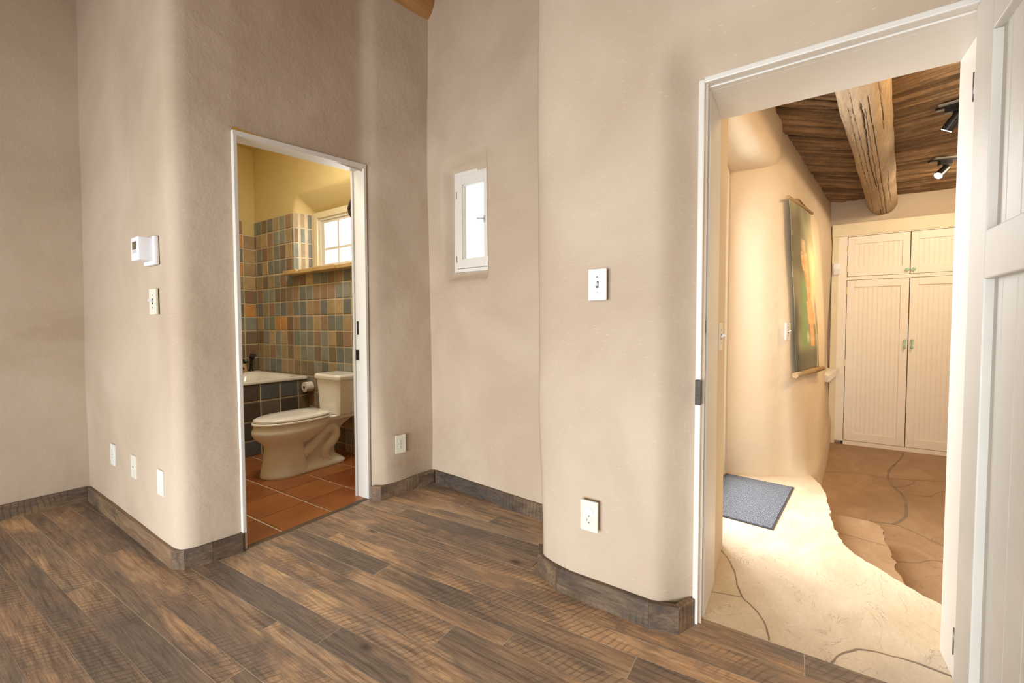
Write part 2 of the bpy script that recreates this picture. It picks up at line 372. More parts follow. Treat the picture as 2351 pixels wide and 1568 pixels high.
def zlist(z0, z1, step, extra=()):
    n = int((z1-z0)/step)+1; zz = sorted(set([round(z0+(z1-z0)*i/n, 4) for i in range(n+1)]+[round(e, 4) for e in extra if z0 <= e <= z1])); return zz
def arc_of(pts, fn):
    """arc length of the first place where fn(point) turns true"""
    c = 0
    for a, b_ in zip(pts, pts[1:]):
        L = (b_-a).length
        for k in range(200):
            if fn(a.lerp(b_, k/200)): return c+L*k/200
        c += L
    return c
def wall(name, pts, z0, z1, mt, holes=(), off=None, amp=.006, step=.04, side=1, xy=None, seed=0., stepz=.06):
    """plastered wall along a plan path; holes are (s0, s1, za, zb); off(p, z) moves the face back along the wall's normal"""
    ex = [h[0] for h in holes]+[h[1] for h in holes]; ez = [h[2] for h in holes]+[h[3] for h in holes]
    ss, pp = resample(pts, step, ex); zz = zlist(z0, z1, stepz, ez)
    mb = MB(); nz = len(zz)
    for i, p in enumerate(pp):
        t = (pp[min(i+1, len(pp)-1)]-pp[max(i-1, 0)]).normalized(); n = Vector((t.y, -t.x))*side
        for z in zz:
            nn = noise.noise(Vector((p.x*1.7+seed, p.y*1.7, z*1.1)))*amp*1.4 + noise.noise(Vector((p.x*5+seed, p.y*5, z*4)))*amp*.35
            d = off(p, z, ss[i]) if off else 0
            q = p - n*(d+nn)
            if xy: q = q + Vector(xy(p, z))
            mb.v.append((q.x, q.y, z))
    for i in range(len(pp)-1):
        for j in range(nz-1):
            sc, zc = (ss[i]+ss[i+1])/2, (zz[j]+zz[j+1])/2
            if any(h[0] < sc < h[1] and h[2] < zc < h[3] for h in holes): continue
            mb.face([i*nz+j, (i+1)*nz+j, (i+1)*nz+j+1, i*nz+j+1], 0, 0, True)
    return struct(mb.build(name, mt, fixn=False))
def V2(*l): return [Vector(p) for p in l]

# ================================================================== SETTING: main room
# -- plank floor
def plank_floor():
    mb = MB(); rnd = random.Random(3)
    xs = [-3.3]
    while xs[-1] < -.12: xs.append(xs[-1]+rnd.uniform(.09, .125))
    xs[-1] = -.06
    xs += [.055, .165, .276, .386, .483, .591, .670, .793, .860, .968, 1.066, 1.190, 1.265, 1.376, 1.460, 1.571, 1.654, 1.773, 1.88, 1.97, 2.08, 2.16, 2.28, 2.38, 2.48, 2.6]
    gap = .0014
    for i, (a, b_) in enumerate(zip(xs, xs[1:])):
        y = -2.95 - rnd.random()*1.0
        tn = -math.tan(math.radians(2.1+1.6*max(0, min(1, (a-.4)/.9))))
        tn2 = -math.tan(math.radians(2.1+1.6*max(0, min(1, (b_-.4)/.9))))
        while y < 3.95:
            L = rnd.uniform(1.1, 3.2); y1 = y+L
            if abs(a-.483) < .001 and y < 2.58 < y1+.8: y1 = 2.58 if y < 2.2 else 3.9
            y0c, y1c = max(y, -2.95), min(y1, 3.95)
            if y1c - y0c > .05:
                r = rnd.random(); zt = rnd.uniform(0, .0006)
                # the boards run slightly off the wall's direction
                xa0, xb0 = a+gap+(y0c-1.2)*tn, b_-gap+(y0c-1.2)*tn2; xa1, xb1 = a+gap+(y1c-1.2)*tn, b_-gap+(y1c-1.2)*tn2
                ya, yb = y0c+gap, y1c-gap
                # clip at the stone of the hall (x = 1.69) by leaving out what lies beyond
                poly = [(xa0, ya), (xb0, ya), (xb1, yb), (xa1, yb)]
                for q in clip(poly):
                    if len(q) >= 3: mb.prism(q, -.02, zt, r)
            y = y1
    # last board along the stone
    for y0, y1 in ((-.62, -.05), (-.05, 1.0)):
        mb.prism([(1.645, y0+.001), (1.756, y0+.001), (1.756, y1-.001), (1.645, y1-.001)], -.02, 0, .42 if y0 < -.1 else .22)
    o = struct(mb.build('floor', M['floor_wood']))
    ub = MB(); ub.box((-3.3, -3, -.06), (1.755, 2.34, -.0004)); ub.box((-3.3, 2.34, -.06), (.85, 4.0, -.0004)); ub.box((1.7, .99, -.06), (2.5, 2.34, -.0004))
    s = struct(ub.build('floor_underlay', M['floor_dust']))
def clip(poly):
    # half-plane clipping against the edges of the wooden floor
    def cut(poly, f):
        out = []
        for i in range(len(poly)):
            a, b_ = poly[i], poly[(i+1) % len(poly)]; fa, fb = f(a), f(b_)
            if fa >= 0: out.append(a)
            if (fa >= 0) != (fb >= 0):
                t = fa/(fa-fb); out.append((a[0]+(b_[0]-a[0])*t, a[1]+(b_[1]-a[1])*t))
        return out
    if max(p[0] for p in poly) > .9: poly = cut(poly, lambda p: 2.335-p[1]) if max(p[1] for p in poly) > 2.335 and min(p[0] for p in poly) > .775 else poly
    if len(poly) >= 3 and max(p[0] for p in poly) > 1.643 and min(p[1] for p in poly) < .99:
        return [cut(cut(poly, lambda p: .99-p[1]), lambda p: 1.643-p[0]), cut(poly, lambda p: p[1]-.99)]
    return [poly]
plank_floor()

# -- walls
def corner_lean(p, z): return (0, 0)
# wall behind, on the far left
wall('wall_left', V2((-3.3, 3.96), (.35, 3.892), (.9, 3.865)), 0, 3.6, M['plaster'], amp=.008, xy=lambda p, z: (0, -.034*max(0, z-.4)), seed=3)
# middle wall: thermostat face, rounded corner, face with the bathroom door
pm = fillet([(.775, 3.95), (.768, 2.365), (1.03, 2.338), (1.803, 2.335), (1.85, 2.30), (2.35, 2.180)], [.075, .5, .1, .1])
s0 = arc_of(pm, lambda p: p.y < 2.5 and p.x > 1.026); s1 = arc_of(pm, lambda p: p.y < 2.5 and p.x > 1.808)
wall('wall_middle', pm, 0, 3.6, M['plaster'], holes=[(s0, s1, -1, 2.135)], amp=.006,
     
     xy=lambda p, z: (0, -.065*sstep(1-z/.9)*sstep((p.x-1.803)/.05)*sstep((2.25-p.x)/.35) if p.x > 1.8 else 0), seed=9)
# window wall
pw = V2((2.262, 2.30), (2.150, 1.20), (2.125, .93))
def win_off(p, z, s):
    dy = max(0, p.y-1.985, (1.655-p.y)*5); dz = max(0, z-2.2, 1.505-z)
    return .082*(1-sstep(math.hypot(dy, dz)/.075)) + .012*math.sin(z*1.9+.4)
sa = arc_of(pw, lambda p: p.y < 1.968); sb = arc_of(pw, lambda p: p.y < 1.665)
wall('wall_window', pw, 0, 3.6, M['plaster'], holes=[(sa, sb, 1.525, 2.18)], off=win_off, amp=.007, step=.02, stepz=.03, seed=21)
# right wall: bulging adobe block and the wall around the hall door
pr = fillet([(2.20, .985), (1.665, .975), (1.618, .84), (1.605, .42), (1.60, -3.0)], [.055, .5, .5, .3])
def door_off(p, z, s):
    if p.x > 1.66: return 0
    dy = max(0, p.y-.285, -.47-p.y); dz = max(0, z-2.035)
    return .118*(1-sstep(math.hypot(dy*1.0, dz*.8)/.15))
sa = arc_of(pr, lambda p: p.x < 1.64 and p.y < .285); sb = arc_of(pr, lambda p: p.y < -.462)
wall('wall_right', pr, 0, 3.6, M['plaster'], holes=[(sa, sb, -1, 2.03)], off=door_off, amp=.006, step=.025, stepz=.035,
     xy=lambda p, z: (0, -.03*sstep((.8-z)/.7)*sstep((p.y-.5)/.35)), seed=33)
# walls behind the camera (with the window openings the daylight comes through) and the ceiling
for nm, a, b_, hole in (('wall_back', (-3.3, -3.0), (-3.3, 4.0), (2.1, 5.5, .2, 2.3)), ('wall_side', (-3.3, -3.0), (1.7, -3.0), (9, 9.1, .8, 2.4))):
    p = V2(a, b_); wall(nm, p, 0, 3.6, M['plaster'], holes=[hole], amp=.004, step=.2, stepz=.2)
cb = MB()
for k in range(40):
    x = -3.4+k*.15; cb.box((x+.002, -3.05, 3.45), (x+.148, 4.1, 3.48), random.random())
struct(cb.build('ceiling', M['viga_warm']))
CR = ((4.62, .044, .012), (5.02, .040, .008), (4.15, .040, .012), (5.4, .040, .006), (3.72, .044, .012), (4.38, .030, .004), (4.83, .03, .003))
def log(name, a, b_, r, mt, label, rough=.012, seed=0, cracks=0, kind=True):
    a, b_ = Vector(a), Vector(b_); L = (b_-a).length; n = int(L/.03); seg = 220 if cracks else 40; mb = MB(); rings = []; dark = []
    t = (b_-a).normalized(); s_ = t.cross(Vector((0, 0, 1))).normalized(); u = s_.cross(t)
    for i in range(n+1):
        c = a.lerp(b_, i/n); ring = []; dk = []
        for k in range(seg):
            th = 2*math.pi*k/seg; rr = r*(1+.05*noise.noise(Vector((i*.12+seed, math.cos(th)*1.3, math.sin(th)*1.3)))) 
            for (ct, cw, cdp) in CR if cracks else ():
                th0 = ct + .10*noise.noise(Vector((i*.03, ct*7, seed))) + .03*noise.noise(Vector((i*.3, ct*3, seed)))
                d = abs(th-th0)
                vis = sstep(noise.noise(Vector((i*.02, ct*3, 5)))*4+1.3)
                if d < cw: rr -= cdp*(1-d/cw)*vis
            ring.append(c+s_*math.cos(th)*rr+u*math.sin(th)*rr)
        for (ct, cw, cdp) in CR if cracks else ():
            th0 = ct + .10*noise.noise(Vector((i*.03, ct*7, seed))) + .03*noise.noise(Vector((i*.3, ct*3, seed)))
            if sstep(noise.noise(Vector((i*.02, ct*3, 5)))*4+1.3) > .45:
                kk = int(th0/(2*math.pi)*seg); dk += [kk] + ([kk+1] if cdp > .011 else [])
        rings.append(ring); dark.append(dk)
    mb.loft(rings, .6)
    for i in range(n):
        for k in dark[i]: mb.m[i*seg+k] = 1
    o = mb.build(name, [mt, M['dark_gap']]); tag(o, label, 'beam'); return o
log('roof_beam', (-.9, 2.30, 3.53), (2.42, 2.26, 3.42), .13, M['viga_warm'], 'orange peeled log beam at the top of the bedroom wall corner', seed=4)

# -- baseboards (short mitred pieces of dark wood)
def baseboard(name, pts, h=.092, th=.024, side=1, hs=None):
    mb = MB(); P = V2(*pts)
    nrm = []
    for i in range(len(P)-1):
        t = (P[i+1]-P[i]).normalized(); nrm.append(Vector((t.y, -t.x))*side)
    back = []
    for i in range(len(P)):
        if i == 0: q = P[i]-nrm[0]*th
        elif i == len(P)-1: q = P[i]-nrm[-1]*th
        else:
            m_ = (nrm[i-1]+nrm[i]).normalized(); q = P[i]-m_*(th/max(.35, m_.dot(nrm[i])))
        back.append(q)
    for i in range(len(P)-1):
        d = (P[i+1]-P[i]).normalized()*.0006
        f0, f1, b0, b1 = P[i]+d, P[i+1]-d, back[i]+d, back[i+1]-d
        hh = h if not hs else hs[i]; e = .003
        n_ = nrm[i]*e
        vs = [(*f0, 0), (*f1, 0), (*b1, 0), (*b0, 0), (*f0, hh-e), (*f1, hh-e), (*b1, hh), (*b0, hh), (*(f0-n_), hh), (*(f1-n_), hh)]
        fs = [(0, 3, 2, 1), (0, 1, 5, 4), (1, 2, 6, 9, 5), (3, 0, 4, 8, 7), (2, 3, 7, 6), (4, 5, 9, 8), (8, 9, 6, 7)]
        t = P[i+1]-P[i]
        mb.add(vs, fs, random.random(), 0 if abs(t.x) > abs(t.y) else 1)
    return struct(mb.build(name, [M['base_wood_x'], M['base_wood_y']]))
baseboard('baseboard_left', [(-3.2, 3.932), (-1.2, 3.905), (.389, 3.871), (.757, 3.848)])
baseboard('baseboard_middle', [(.757, 3.845), (.751, 3.2), (.749, 2.417), (.782, 2.362), (.885, 2.325), (1.010, 2.302), (1.034, 2.325)])
baseboard('baseboard_corner', [(1.775, 2.288), (1.815, 2.232), (2.235, 2.160)])
baseboard('baseboard_window', [(2.241, 2.158), (2.134, 1.19), (2.105, .95)])
baseboard('baseboard_right', [(1.735, 1.00), (1.655, .958), (1.600, .835), (1.582, .437), (1.612, .334), (1.700, .296)], h=.1)

# ================================================================== bathroom doorway
d1 = struct(empty('door_1', (1.4, 2.4, 0)))
mb = MB()
mb.box((1.018, 2.318, 0), (1.037, 2.425, 2.09), bev=.003)                  # left jamb
mb.box((1.783, 2.318, 0), (1.803, 2.425, 2.155), bev=.003)
# the head rises slightly to the right
o = len(mb.v)
mb.add([(1.018, 2.318, 2.087), (1.803, 2.318, 2.153), (1.803, 2.425, 2.153), (1.018, 2.425, 2.087), (1.018, 2.318, 2.110), (1.803, 2.318, 2.181), (1.803, 2.425, 2.181), (1.018, 2.425, 2.110)],
       [(0, 3, 2, 1), (4, 5, 6, 7), (0, 1, 5, 4), (1, 2, 6, 5), (2, 3, 7, 6), (3, 0, 4, 7)])
mb.build('door_frame', M['white'], d1)
mb = MB(); mb.box((1.775, 2.426, 0), (1.812, 2.445, 2.15)); mb.build('door_stop', M['white_door'], d1)
mb = MB(); mb.box((1.780, 2.395, 1.085), (1.784, 2.412, 1.175), bev=.001); mb.build('latch_plate', M['bronze'], d1)
mb = MB(); mb.box((1.779, 2.392, .915), (1.784, 2.422, .985), bev=.001); mb.build('latch_plate', M['bronze'], d1)
# threshold board
mb = MB(); mb.box((1.01, 2.318, -.02), (1.79, 2.352, .003), .4, bev=.002); struct(mb.build('trim_1', M['base_wood_x']))

# ================================================================== casement window
w1 = struct(empty('window_1', (2.29, 1.82, 1.5)))
X0 = 2.27
mb = MB()
def frame(mb, x0, x1, y0, y1, z0, z1, wy, wz, bev=.003, wz1=None):
    wz1 = wz1 or wz
    mb.box((x0, y0, z0), (x1, y0+wy, z1), bev=bev); mb.box((x0, y1-wy, z0), (x1, y1, z1), bev=bev)
    mb.box((x0, y0+wy, z0), (x1, y1-wy, z0+wz), bev=bev); mb.box((x0, y0+wy, z1-wz1), (x1, y1-wy, z1), bev=bev)
frame(mb, X0+.006, X0+.09, 1.655, 1.985, 1.512, 2.195, .022, .024)
mb.build('window_frame', M['white'], w1)
mb = MB(); frame(mb, X0, X0+.05, 1.679, 1.961, 1.538, 2.169, .047, .062); sash = mb.build('sash', M['white'], w1)
mb = MB(); frame(mb, X0+.015, X0+.03, 1.726, 1.914, 1.600, 2.107, .006, .006, .001); mb.build('glazing_bead', M['white'], sash)
mb = MB(); mb.box((X0+.020, 1.73, 1.604), (X0+.024, 1.91, 2.103)); mb.build('pane', M['glass'], w1)
for z in (1.60, 2.04):
    mb = MB(); mb.box((X0-.002, 1.957, z-.02), (X0+.004, 1.964, z+.025)); mb.build('hinge', M['brass'], w1)
mb = MB(); mb.box((X0-.004, 1.712, 1.825), (X0, 1.727, 1.872), bev=.001)
mb.tube([(X0-.004, 1.72, 1.848), (X0-.022, 1.72, 1.848)], .005, 10)
mb.tube([(X0-.020, 1.718, 1.848), (X0-.024, 1.742, 1.85), (X0-.022, 1.762, 1.852)], [.005, .004, .006], 10)
mb.build('latch', M['light_steel'], w1)

# ================================================================== hall doorway and open door
d2 = struct(empty('door_2', (1.72, -.1, 0)))
mb = MB()
JL, JR = .274, -.452
# casing edge around the opening, rabbet, then deep jamb
mb.box((1.705, .286, 0), (1.742, .306, 2.035), bev=.004)
mb.box((1.705, -.50, 0), (1.742, JR, 2.035), bev=.006)
mb.box((1.705, JR, 2.022), (1.742, .287, 2.042), bev=.004)
mb.box((1.742, .282, 0), (1.765, .30, 2.03)); mb.box((1.742, -.49, 0), (1.765, JR, 2.03)); mb.box((1.742, JR, 2.0165), (1.765, .283, 2.037))
mb.box((1.765, .274, 0), (2.035, .31, 2.02), bev=.003); mb.box((1.765, -.49, 0), (2.035, -.446, 2.02), bev=.003)
mb.box((1.765, -.447, 2.016), (2.035, .275, 2.04), bev=.003)
mb.build('door_frame', M['white'], d2)
# strike plates on the left jamb
mb = MB(); mb.box((1.743, .2795, 1.10), (1.760, .2825, 1.175), bev=.001); sp = mb.build('strike_plate', M['steel'], d2)
mb = MB(); mb.box((1.748, .2785, 1.112), (1.756, .280, 1.160)); mb.build('slot', M['slot'], sp)
mb = MB()
for k in range(12):
    a0, a1 = -1+2*k/12, -1+2*(k+1)/12
    z0_, z1_ = .985+a0*.036, .985+a1*.036
    w0 = .016*math.sqrt(1-a0*a0*.95)+.012; w1_ = .016*math.sqrt(1-a1*a1*.95)+.012
    mb.add([(1.752, .2790, z0_), (1.752-w0, .2790, z0_), (1.752-w1_, .2790, z1_), (1.752, .2790, z1_), (1.752, .2825, z0_), (1.752-w0, .2825, z0_), (1.752-w1_, .2825, z1_), (1.752, .2825, z1_)],
           [(0, 1, 2, 3), (4, 7, 6, 5), (1, 5, 6, 2), (0, 4, 5, 1), (3, 2, 6, 7)])
sp = mb.build('strike_plate', M['steel'], d2)
mb = MB(); mb.box((1.742, .2780, .965), (1.749, .2795, 1.0)); mb.build('slot', M['slot'], sp)
mb = MB(); mb.box((1.690, .282, .845), (1.7055, .303, .938), bev=.002); mb.build('latch_keeper', M['iron'], d2)
# the leaf stands open at a right angle into the room
YF, YB = -.405, -.425
leaf = MB()
leaf.box((1.590, YB-.012, .012), (1.712, YF, 2.015), bev=.004)
stile = leaf.build('stile', M['white_door'], d2)
mb = MB(); mb.box((.985, YB-.012, .012), (1.105, YF, 2.015), bev=.004); mb.build('stile', M['white_door'], d2)
for z0_, z1_ in ((1.885, 2.015), (1.258, 1.382), (.012, .16)):
    mb = MB(); mb.box((1.1055, YB-.012, z0_), (1.5895, YF, z1_), bev=.004); mb.build('rail', M['white_door'], d2)
xb = 1.600
for k, wd in enumerate((.062, .085, .092, .085, .09, .088)):
    mb = MB(); mb.box((xb-wd+.0012, YB-.012, .02), (xb-.0012, YB, 2.0), bev=.0025); mb.build('board', M['white_door'], d2); xb -= wd
mb = MB(); mb.box((.985, YB-.030, .012), (1.712, YB-.0125, 2.015)); mb.build('door_back_panel', M['white_door'], d2)
for z in (1.80, .22):
    mb = MB(); mb.tube([(1.7145, -.4035, z-.04), (1.7145, -.4035, z+.04)], .0018, 10); mb.build('hinge', M['steel'], d2)

# ================================================================== hall
# -- stepped flagstone floor
def jag(poly, amp, step=.02, closed_idx=None, seed=0):
    out = []
    for i in range(len(poly)):
        a, b_ = Vector(poly[i]), Vector(poly[(i+1) % len(poly)])
        if closed_idx is not None and i not in closed_idx: out.append(tuple(a)); continue
        n = max(1, int((b_-a).length/step)); t = (b_-a).normalized(); nn = Vector((t.y, -t.x))
        for k in range(n):
            q = a.lerp(b_, k/n); q += nn*(noise.noise(Vector((q.x*18, q.y*18, seed)))*amp + noise.noise(Vector((q.x*60, q.y*60, seed)))*amp*.5); out.append((q.x, q.y))
    return out
mb = MB()
E1 = [(1.90, -1.20), (2.06, -.86), (2.28, -.60), (2.383, -.518), (2.469, -.432), (2.579, -.350), (2.674, -.275), (2.79, -.234), (2.947, -.211), (3.099, -.203), (3.243, -.203), (3.42, -.20), (3.569, -.194), (3.70, -.183), (3.80, -.155), (3.95, -.12)]
plat = [(1.758, -2.0), (1.9, -2.0)] + E1 + [(3.95, .75), (2.40, .75), (2.40, .36), (1.758, .36)]
plat = jag(plat, .010, .018, set(range(2, len(E1)+1)))
mb.prism(plat, -.15, 0, .3, 0)
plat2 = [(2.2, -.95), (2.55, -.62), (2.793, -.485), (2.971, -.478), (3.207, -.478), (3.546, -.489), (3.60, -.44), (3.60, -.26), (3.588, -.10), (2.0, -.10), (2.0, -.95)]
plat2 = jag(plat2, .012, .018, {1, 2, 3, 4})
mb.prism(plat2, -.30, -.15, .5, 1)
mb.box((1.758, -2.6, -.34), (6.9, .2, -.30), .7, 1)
# mortar joints, a millimetre proud of the stone
def joint(pts, z, wds, mi=2):
    P = V2(*pts); n0 = len(P)
    pts2 = []
    for i in range(n0-1):
        p0, p1, p2, p3 = P[max(i-1, 0)], P[i], P[i+1], P[min(i+2, n0-1)]
        for k in range(8):
            t = k/8; pts2.append(.5*((2*p1)+(p2-p0)*t+(2*p0-5*p1+4*p2-p3)*t*t+(3*p1-p0-3*p2+p3)*t**3))
    pts2.append(P[-1]); n = len(pts2); vs = []
    for i, q in enumerate(pts2):
        t = (pts2[min(i+1, n-1)]-pts2[max(i-1, 0)]).normalized(); nn = Vector((t.y, -t.x))
        wd = wds*.75*(1+.7*noise.noise(Vector((q.x*9, q.y*9, 3)))); j = noise.noise(Vector((q.x*25, q.y*25, 1)))*.004
        vs += [(*(q+nn*(wd+j)), z+.0012), (*(q-nn*(wd-j)), z+.0012)]
    mb.add(vs, [(2*i, 2*i+1, 2*i+3, 2*i+2) for i in range(n-1)], 0, mi)
joint([(1.762, .055), (1.849, .070), (1.93, .109), (1.987, .158), (2.056, .183), (2.19, .214), (2.304, .259), (2.39, .32)], 0, .0035)
joint([(1.759, -.125), (1.817, -.151), (1.865, -.189), (1.892, -.219), (1.91, -.286), (1.915, -.373), (1.90, -.46)], 0, .0045)
joint([(1.953, .30), (1.97, .231), (1.987, .158)], 0, .002)
joint([(3.10, .10), (3.137, .02), (3.196, -.082), (3.259, -.195)], 0, .0012)
L = -.30
joint([(3.994, -.22), (4.015, -.424), (4.027, -.538), (4.046, -.625), (4.017, -.681), (3.919, -.76), (3.818, -.841), (3.6, -1.0)], L, .004)
joint([(4.046, -.625), (4.155, -.682), (4.282, -.731), (4.458, -.763), (4.677, -.791), (4.841, -.789), (4.957, -.77), (5.089, -.763), (5.249, -.764)], L, .013)
joint([(5.249, -.764), (5.47, -.798), (5.60, -.83), (6.165, -1.003), (6.4, -1.05)], L, .011)
joint([(5.251, -.767), (5.32, -.95), (5.435, -1.214), (5.5, -1.5)], L, .004)
joint([(5.142, -.28), (5.257, -.561), (5.251, -.767)], L, .003)
joint([(4.97, -.772), (5.152, -.908), (5.28, -.956)], L, .006)
joint([(4.828, -.787), (4.848, -.887), (4.871, -.972), (5.013, -1.053), (5.082, -1.124), (5.1, -1.4)], L, .004)
joint([(3.40, -.50), (3.459, -.642), (3.532, -.71), (3.565, -.788), (3.58, -1.1)], L, .003)
joint([(3.30, -.20), (3.29, -.254), (3.243, -.475)], -.15, .0022)
struct(mb.build('floor_hall', [M['stone'], M['stone_low'], M['mortar']], fixn=True))

# -- hall wall with the alcove of the entry door
HT = 2.66
base_p = [(3.625, .62), (3.631, .41), (3.651, .275), (3.705, .155), (3.79, .045), (3.85, -.06), (3.95, -.135), (4.25, -.19), (4.79, -.243), (5.6, -.32), (6.55, -.405)]
top_p = [(3.625, .62), (3.635, .47), (3.66, .36), (3.72, .25), (3.80, .17), (3.90, .115), (4.02, .08), (4.35, .02), (4.79, -.05), (5.6, -.185), (6.55, -.345)]
def catmull(P, n):
    P = V2(*P); out = []
    for i in range(len(P)-1):
        p0, p1, p2, p3 = P[max(i-1, 0)], P[i], P[i+1], P[min(i+2, len(P)-1)]
        for k in range(n):
            t = k/n; out.append(.5*((2*p1)+(p2-p0)*t+(2*p0-5*p1+4*p2-p3)*t*t+(3*p1-p0-3*p2+p3)*t**3))
    out.append(P[-1]); return out
bp_, tp_ = catmull(base_p, 8), catmull(top_p, 8)
mid_p = [(3.625, .62), (3.632, .44), (3.65, .32), (3.695, .19), (3.76, .09), (3.83, .01), (3.97, -.045), (4.25, -.115), (4.79, -.225), (5.6, -.275), (6.55, -.35)]
high_p = [(3.625, .62), (3.635, .46), (3.66, .35), (3.71, .23), (3.78, .13), (3.86, .06), (3.99, .01), (4.30, -.045), (4.79, -.13), (5.6, -.25), (6.55, -.375)]
mp_, hp_ = catmull(mid_p, 8), catmull(high_p, 8)
def hall_wall_pt(i, z):
    if z < 0: return bp_[i]
    if z < .9: return bp_[i].lerp(mp_[i], (z/.9)**.45 if z > 0 else 0)
    if z < 2.1: return mp_[i].lerp(hp_[i], sstep((z-.9)/1.2))
    return hp_[i].lerp(tp_[i], (z-2.1)/.56)
mb = MB(); zz = zlist(-.30, HT, .05); nz = len(zz)
for i in range(len(bp_)):
    for z in zz:
        q = hall_wall_pt(i, z); nn = noise.noise(Vector((q.x*2, q.y*2, z*1.3)))*.006
        mb.v.append((q.x, q.y+nn, z))
for i in range(len(bp_)-1):
    for j in range(nz-1): mb.face([i*nz+j, (i+1)*nz+j, (i+1)*nz+j+1, i*nz+j+1], 0, 0, True)
struct(mb.build('wall_hall', M['plaster_hall'], fixn=False))
# short return wall beside the door, header over the alcove with its soffit
wall('wall_hall_return', fillet([(2.02, .284), (2.43, .290), (2.45, .7)], [.03]), 0, HT, M['plaster_hall'], amp=.003)
mb = MB(); n = 40; sec = []
for k in range(n+1):
    x = 2.44 + (4.0-2.44)*k/n; t = (x-2.44)/1.3
    yw = .274 + (.10-.274)*min(1, max(0, t))
    sec.append([(x, .62, 2.305), (x, .45, 2.305), (x, yw+.17, 2.308), (x, yw+.09, 2.322), (x, yw+.03, 2.352), (x, yw+.005, 2.41), (x, yw, 2.5), (x, yw, HT)])
for k in range(n+1): mb.v += sec[k]
for k in range(n):
    for j in range(7): mb.face([k*8+j, k*8+j+1, (k+1)*8+j+1, (k+1)*8+j], 0, 0, True)
struct(mb.build('wall_hall_header', M['plaster_hall'], fixn=False))
# other hall walls
wall('wall_hall_end', V2((6.53, .1), (6.53, -2.6)), -.3, HT, M['plaster_hall'], amp=.006)
wall('wall_hall_right', V2((6.6, -2.0), (1.9, -1.55)), -.3, HT, M['plaster_hall'], amp=.006, step=.1, stepz=.1)
wall('wall_hall_front', V2((2.037, .30), (2.037, -.0)), 2.03, HT, M['plaster_hall'], amp=.001)
mb = MB(); mb.box((1.93, -1.9, -.3), (2.036, -.49, HT)); mb.box((1.93, -.49, 2.041), (2.036, .5, HT)); mb.box((1.93, .301, 0), (2.036, .5, 2.041)); struct(mb.build('wall_hall_door', M['plaster_hall']))
# -- entry door: white framed glass door in the alcove
d3 = struct(empty('door_3', (3.04, .46, 0)))
mb = MB()
mb.box((3.575, .425, 0), (3.63, .50, 2.305), bev=.004); mb.box((2.455, .425, 0), (2.51, .50, 2.305), bev=.004); mb.box((2.51, .425, 2.24), (3.575, .50, 2.305), bev=.004)
mb.build('door_frame', M['white'], d3)
mb = MB()
mb.box((2.512, .45, .01), (2.61, .49, 2.238), bev=.003); mb.box((3.475, .45, .01), (3.573, .49, 2.238), bev=.003)
mb.box((2.61, .45, .01), (3.475, .49, .13), bev=.003); mb.box((2.61, .45, 2.14), (3.475, .49, 2.238), bev=.003)
lf = mb.build('leaf', M['white'], d3)
mb = MB(); mb.box((2.61, .468, .13), (3.475, .472, 2.14)); mb.build('pane', M['glass'], lf)
# -- latilla ceiling
mb = MB(); rnd = random.Random(5)
VA, VB = Vector((1.9, -.09)), Vector((6.7, -.858))       # line of the log
vt = (VB-VA).normalized()
def stick(p, ang, L, z, r):
    d = Vector((math.cos(ang), math.sin(ang))); n = max(3, int(L/.12)); pts = []; rr = []
    r0 = rnd.random()
    for i in range(n+1):
        q = p+d*(L*i/n)
        pts.append((q.x+rnd.uniform(-.003, .003), q.y+rnd.uniform(-.003, .003), z+rnd.uniform(-.002, .002)+.004*math.sin(i*.8+r0*9))); rr.append(r*(1+rnd.uniform(-.08, .08)))
    keep = [i for i, q in enumerate(pts) if q[0] > 2.02]
    if len(keep) > 2: mb.tube([pts[i] for i in keep], [rr[i] for i in keep], 9, r0)
s_ = 0.
while s_ < 5.2:
    p = VA+vt*s_; r = rnd.uniform(.015, .030); ang = math.radians(130+rnd.uniform(-2.0, 2.0))
    stick(p, ang, 1.35, 2.648+rnd.uniform(-.004, .004), r); s_ += r*2/math.sin(math.radians(139))*.97
s_ = -.9
while s_ < 5.2:
    p = VA+vt*s_; r = rnd.uniform(.015, .030); k = max(0, min(1, (p.x-3.2)/3.0)); ang = math.radians(-115+k*30+rnd.uniform(-1.2, 1.2))
    stick(p, ang, 1.9, 2.648+rnd.uniform(-.004, .004), r); s_ += r*2/abs(math.sin(ang+math.radians(9)))*.97*(.93 if p.x < 5 else 1)
struct(mb.build('ceiling_latillas', M['latilla']))
mb = MB(); mb.box((1.95, -2.6, 2.66), (6.9, .9, 2.70)); struct(mb.build('ceiling_hall', M['dark_gap']))
log('roof_beam', (1.98, -.10, 2.575), (6.60, -.84, 2.545), .128, M['viga'], 'thick pale peeled log beam under the stick ceiling of the hall', seed=11, cracks=1)

# -- closet at the end of the hall
cl = thing('built_in_closet', 'cream built-in closet with beadboard doors and jade handles at the hall end', 'closet', (6.48, -1.1, -.3))
XC = 6.50
mb = MB()
mb.box((XC-.035, -.435, -.3), (XC+.03, -.370, 2.20), bev=.004)
mb.box((XC-.040, -1.90, 2.20), (XC+.03, -.366, 2.345), bev=.005)
mb.box((XC-.035, -1.84, -.3), (XC+.03, -1.775, 2.20), bev=.004)
mb.build('casing', M['cream_trim'], cl)
mb = MB()
mb.box((XC-.022, -.517, -.26), (XC+.03, -.4355, 2.1995)); mb.box((XC-.022, -1.7745, -.26), (XC+.03, -1.633, 2.1995))
mb.box((XC-.022, -1.632, 1.6775), (XC+.03, -.518, 1.7165)); mb.box((XC-.022, -1.632, -.30), (XC+.03, -.518, -.252))
mb.box((XC-.030, -.62+.1, 2.19), (XC-.0, -1.78, 2.1995))
mb.build('face_frame', M['cream'], cl)
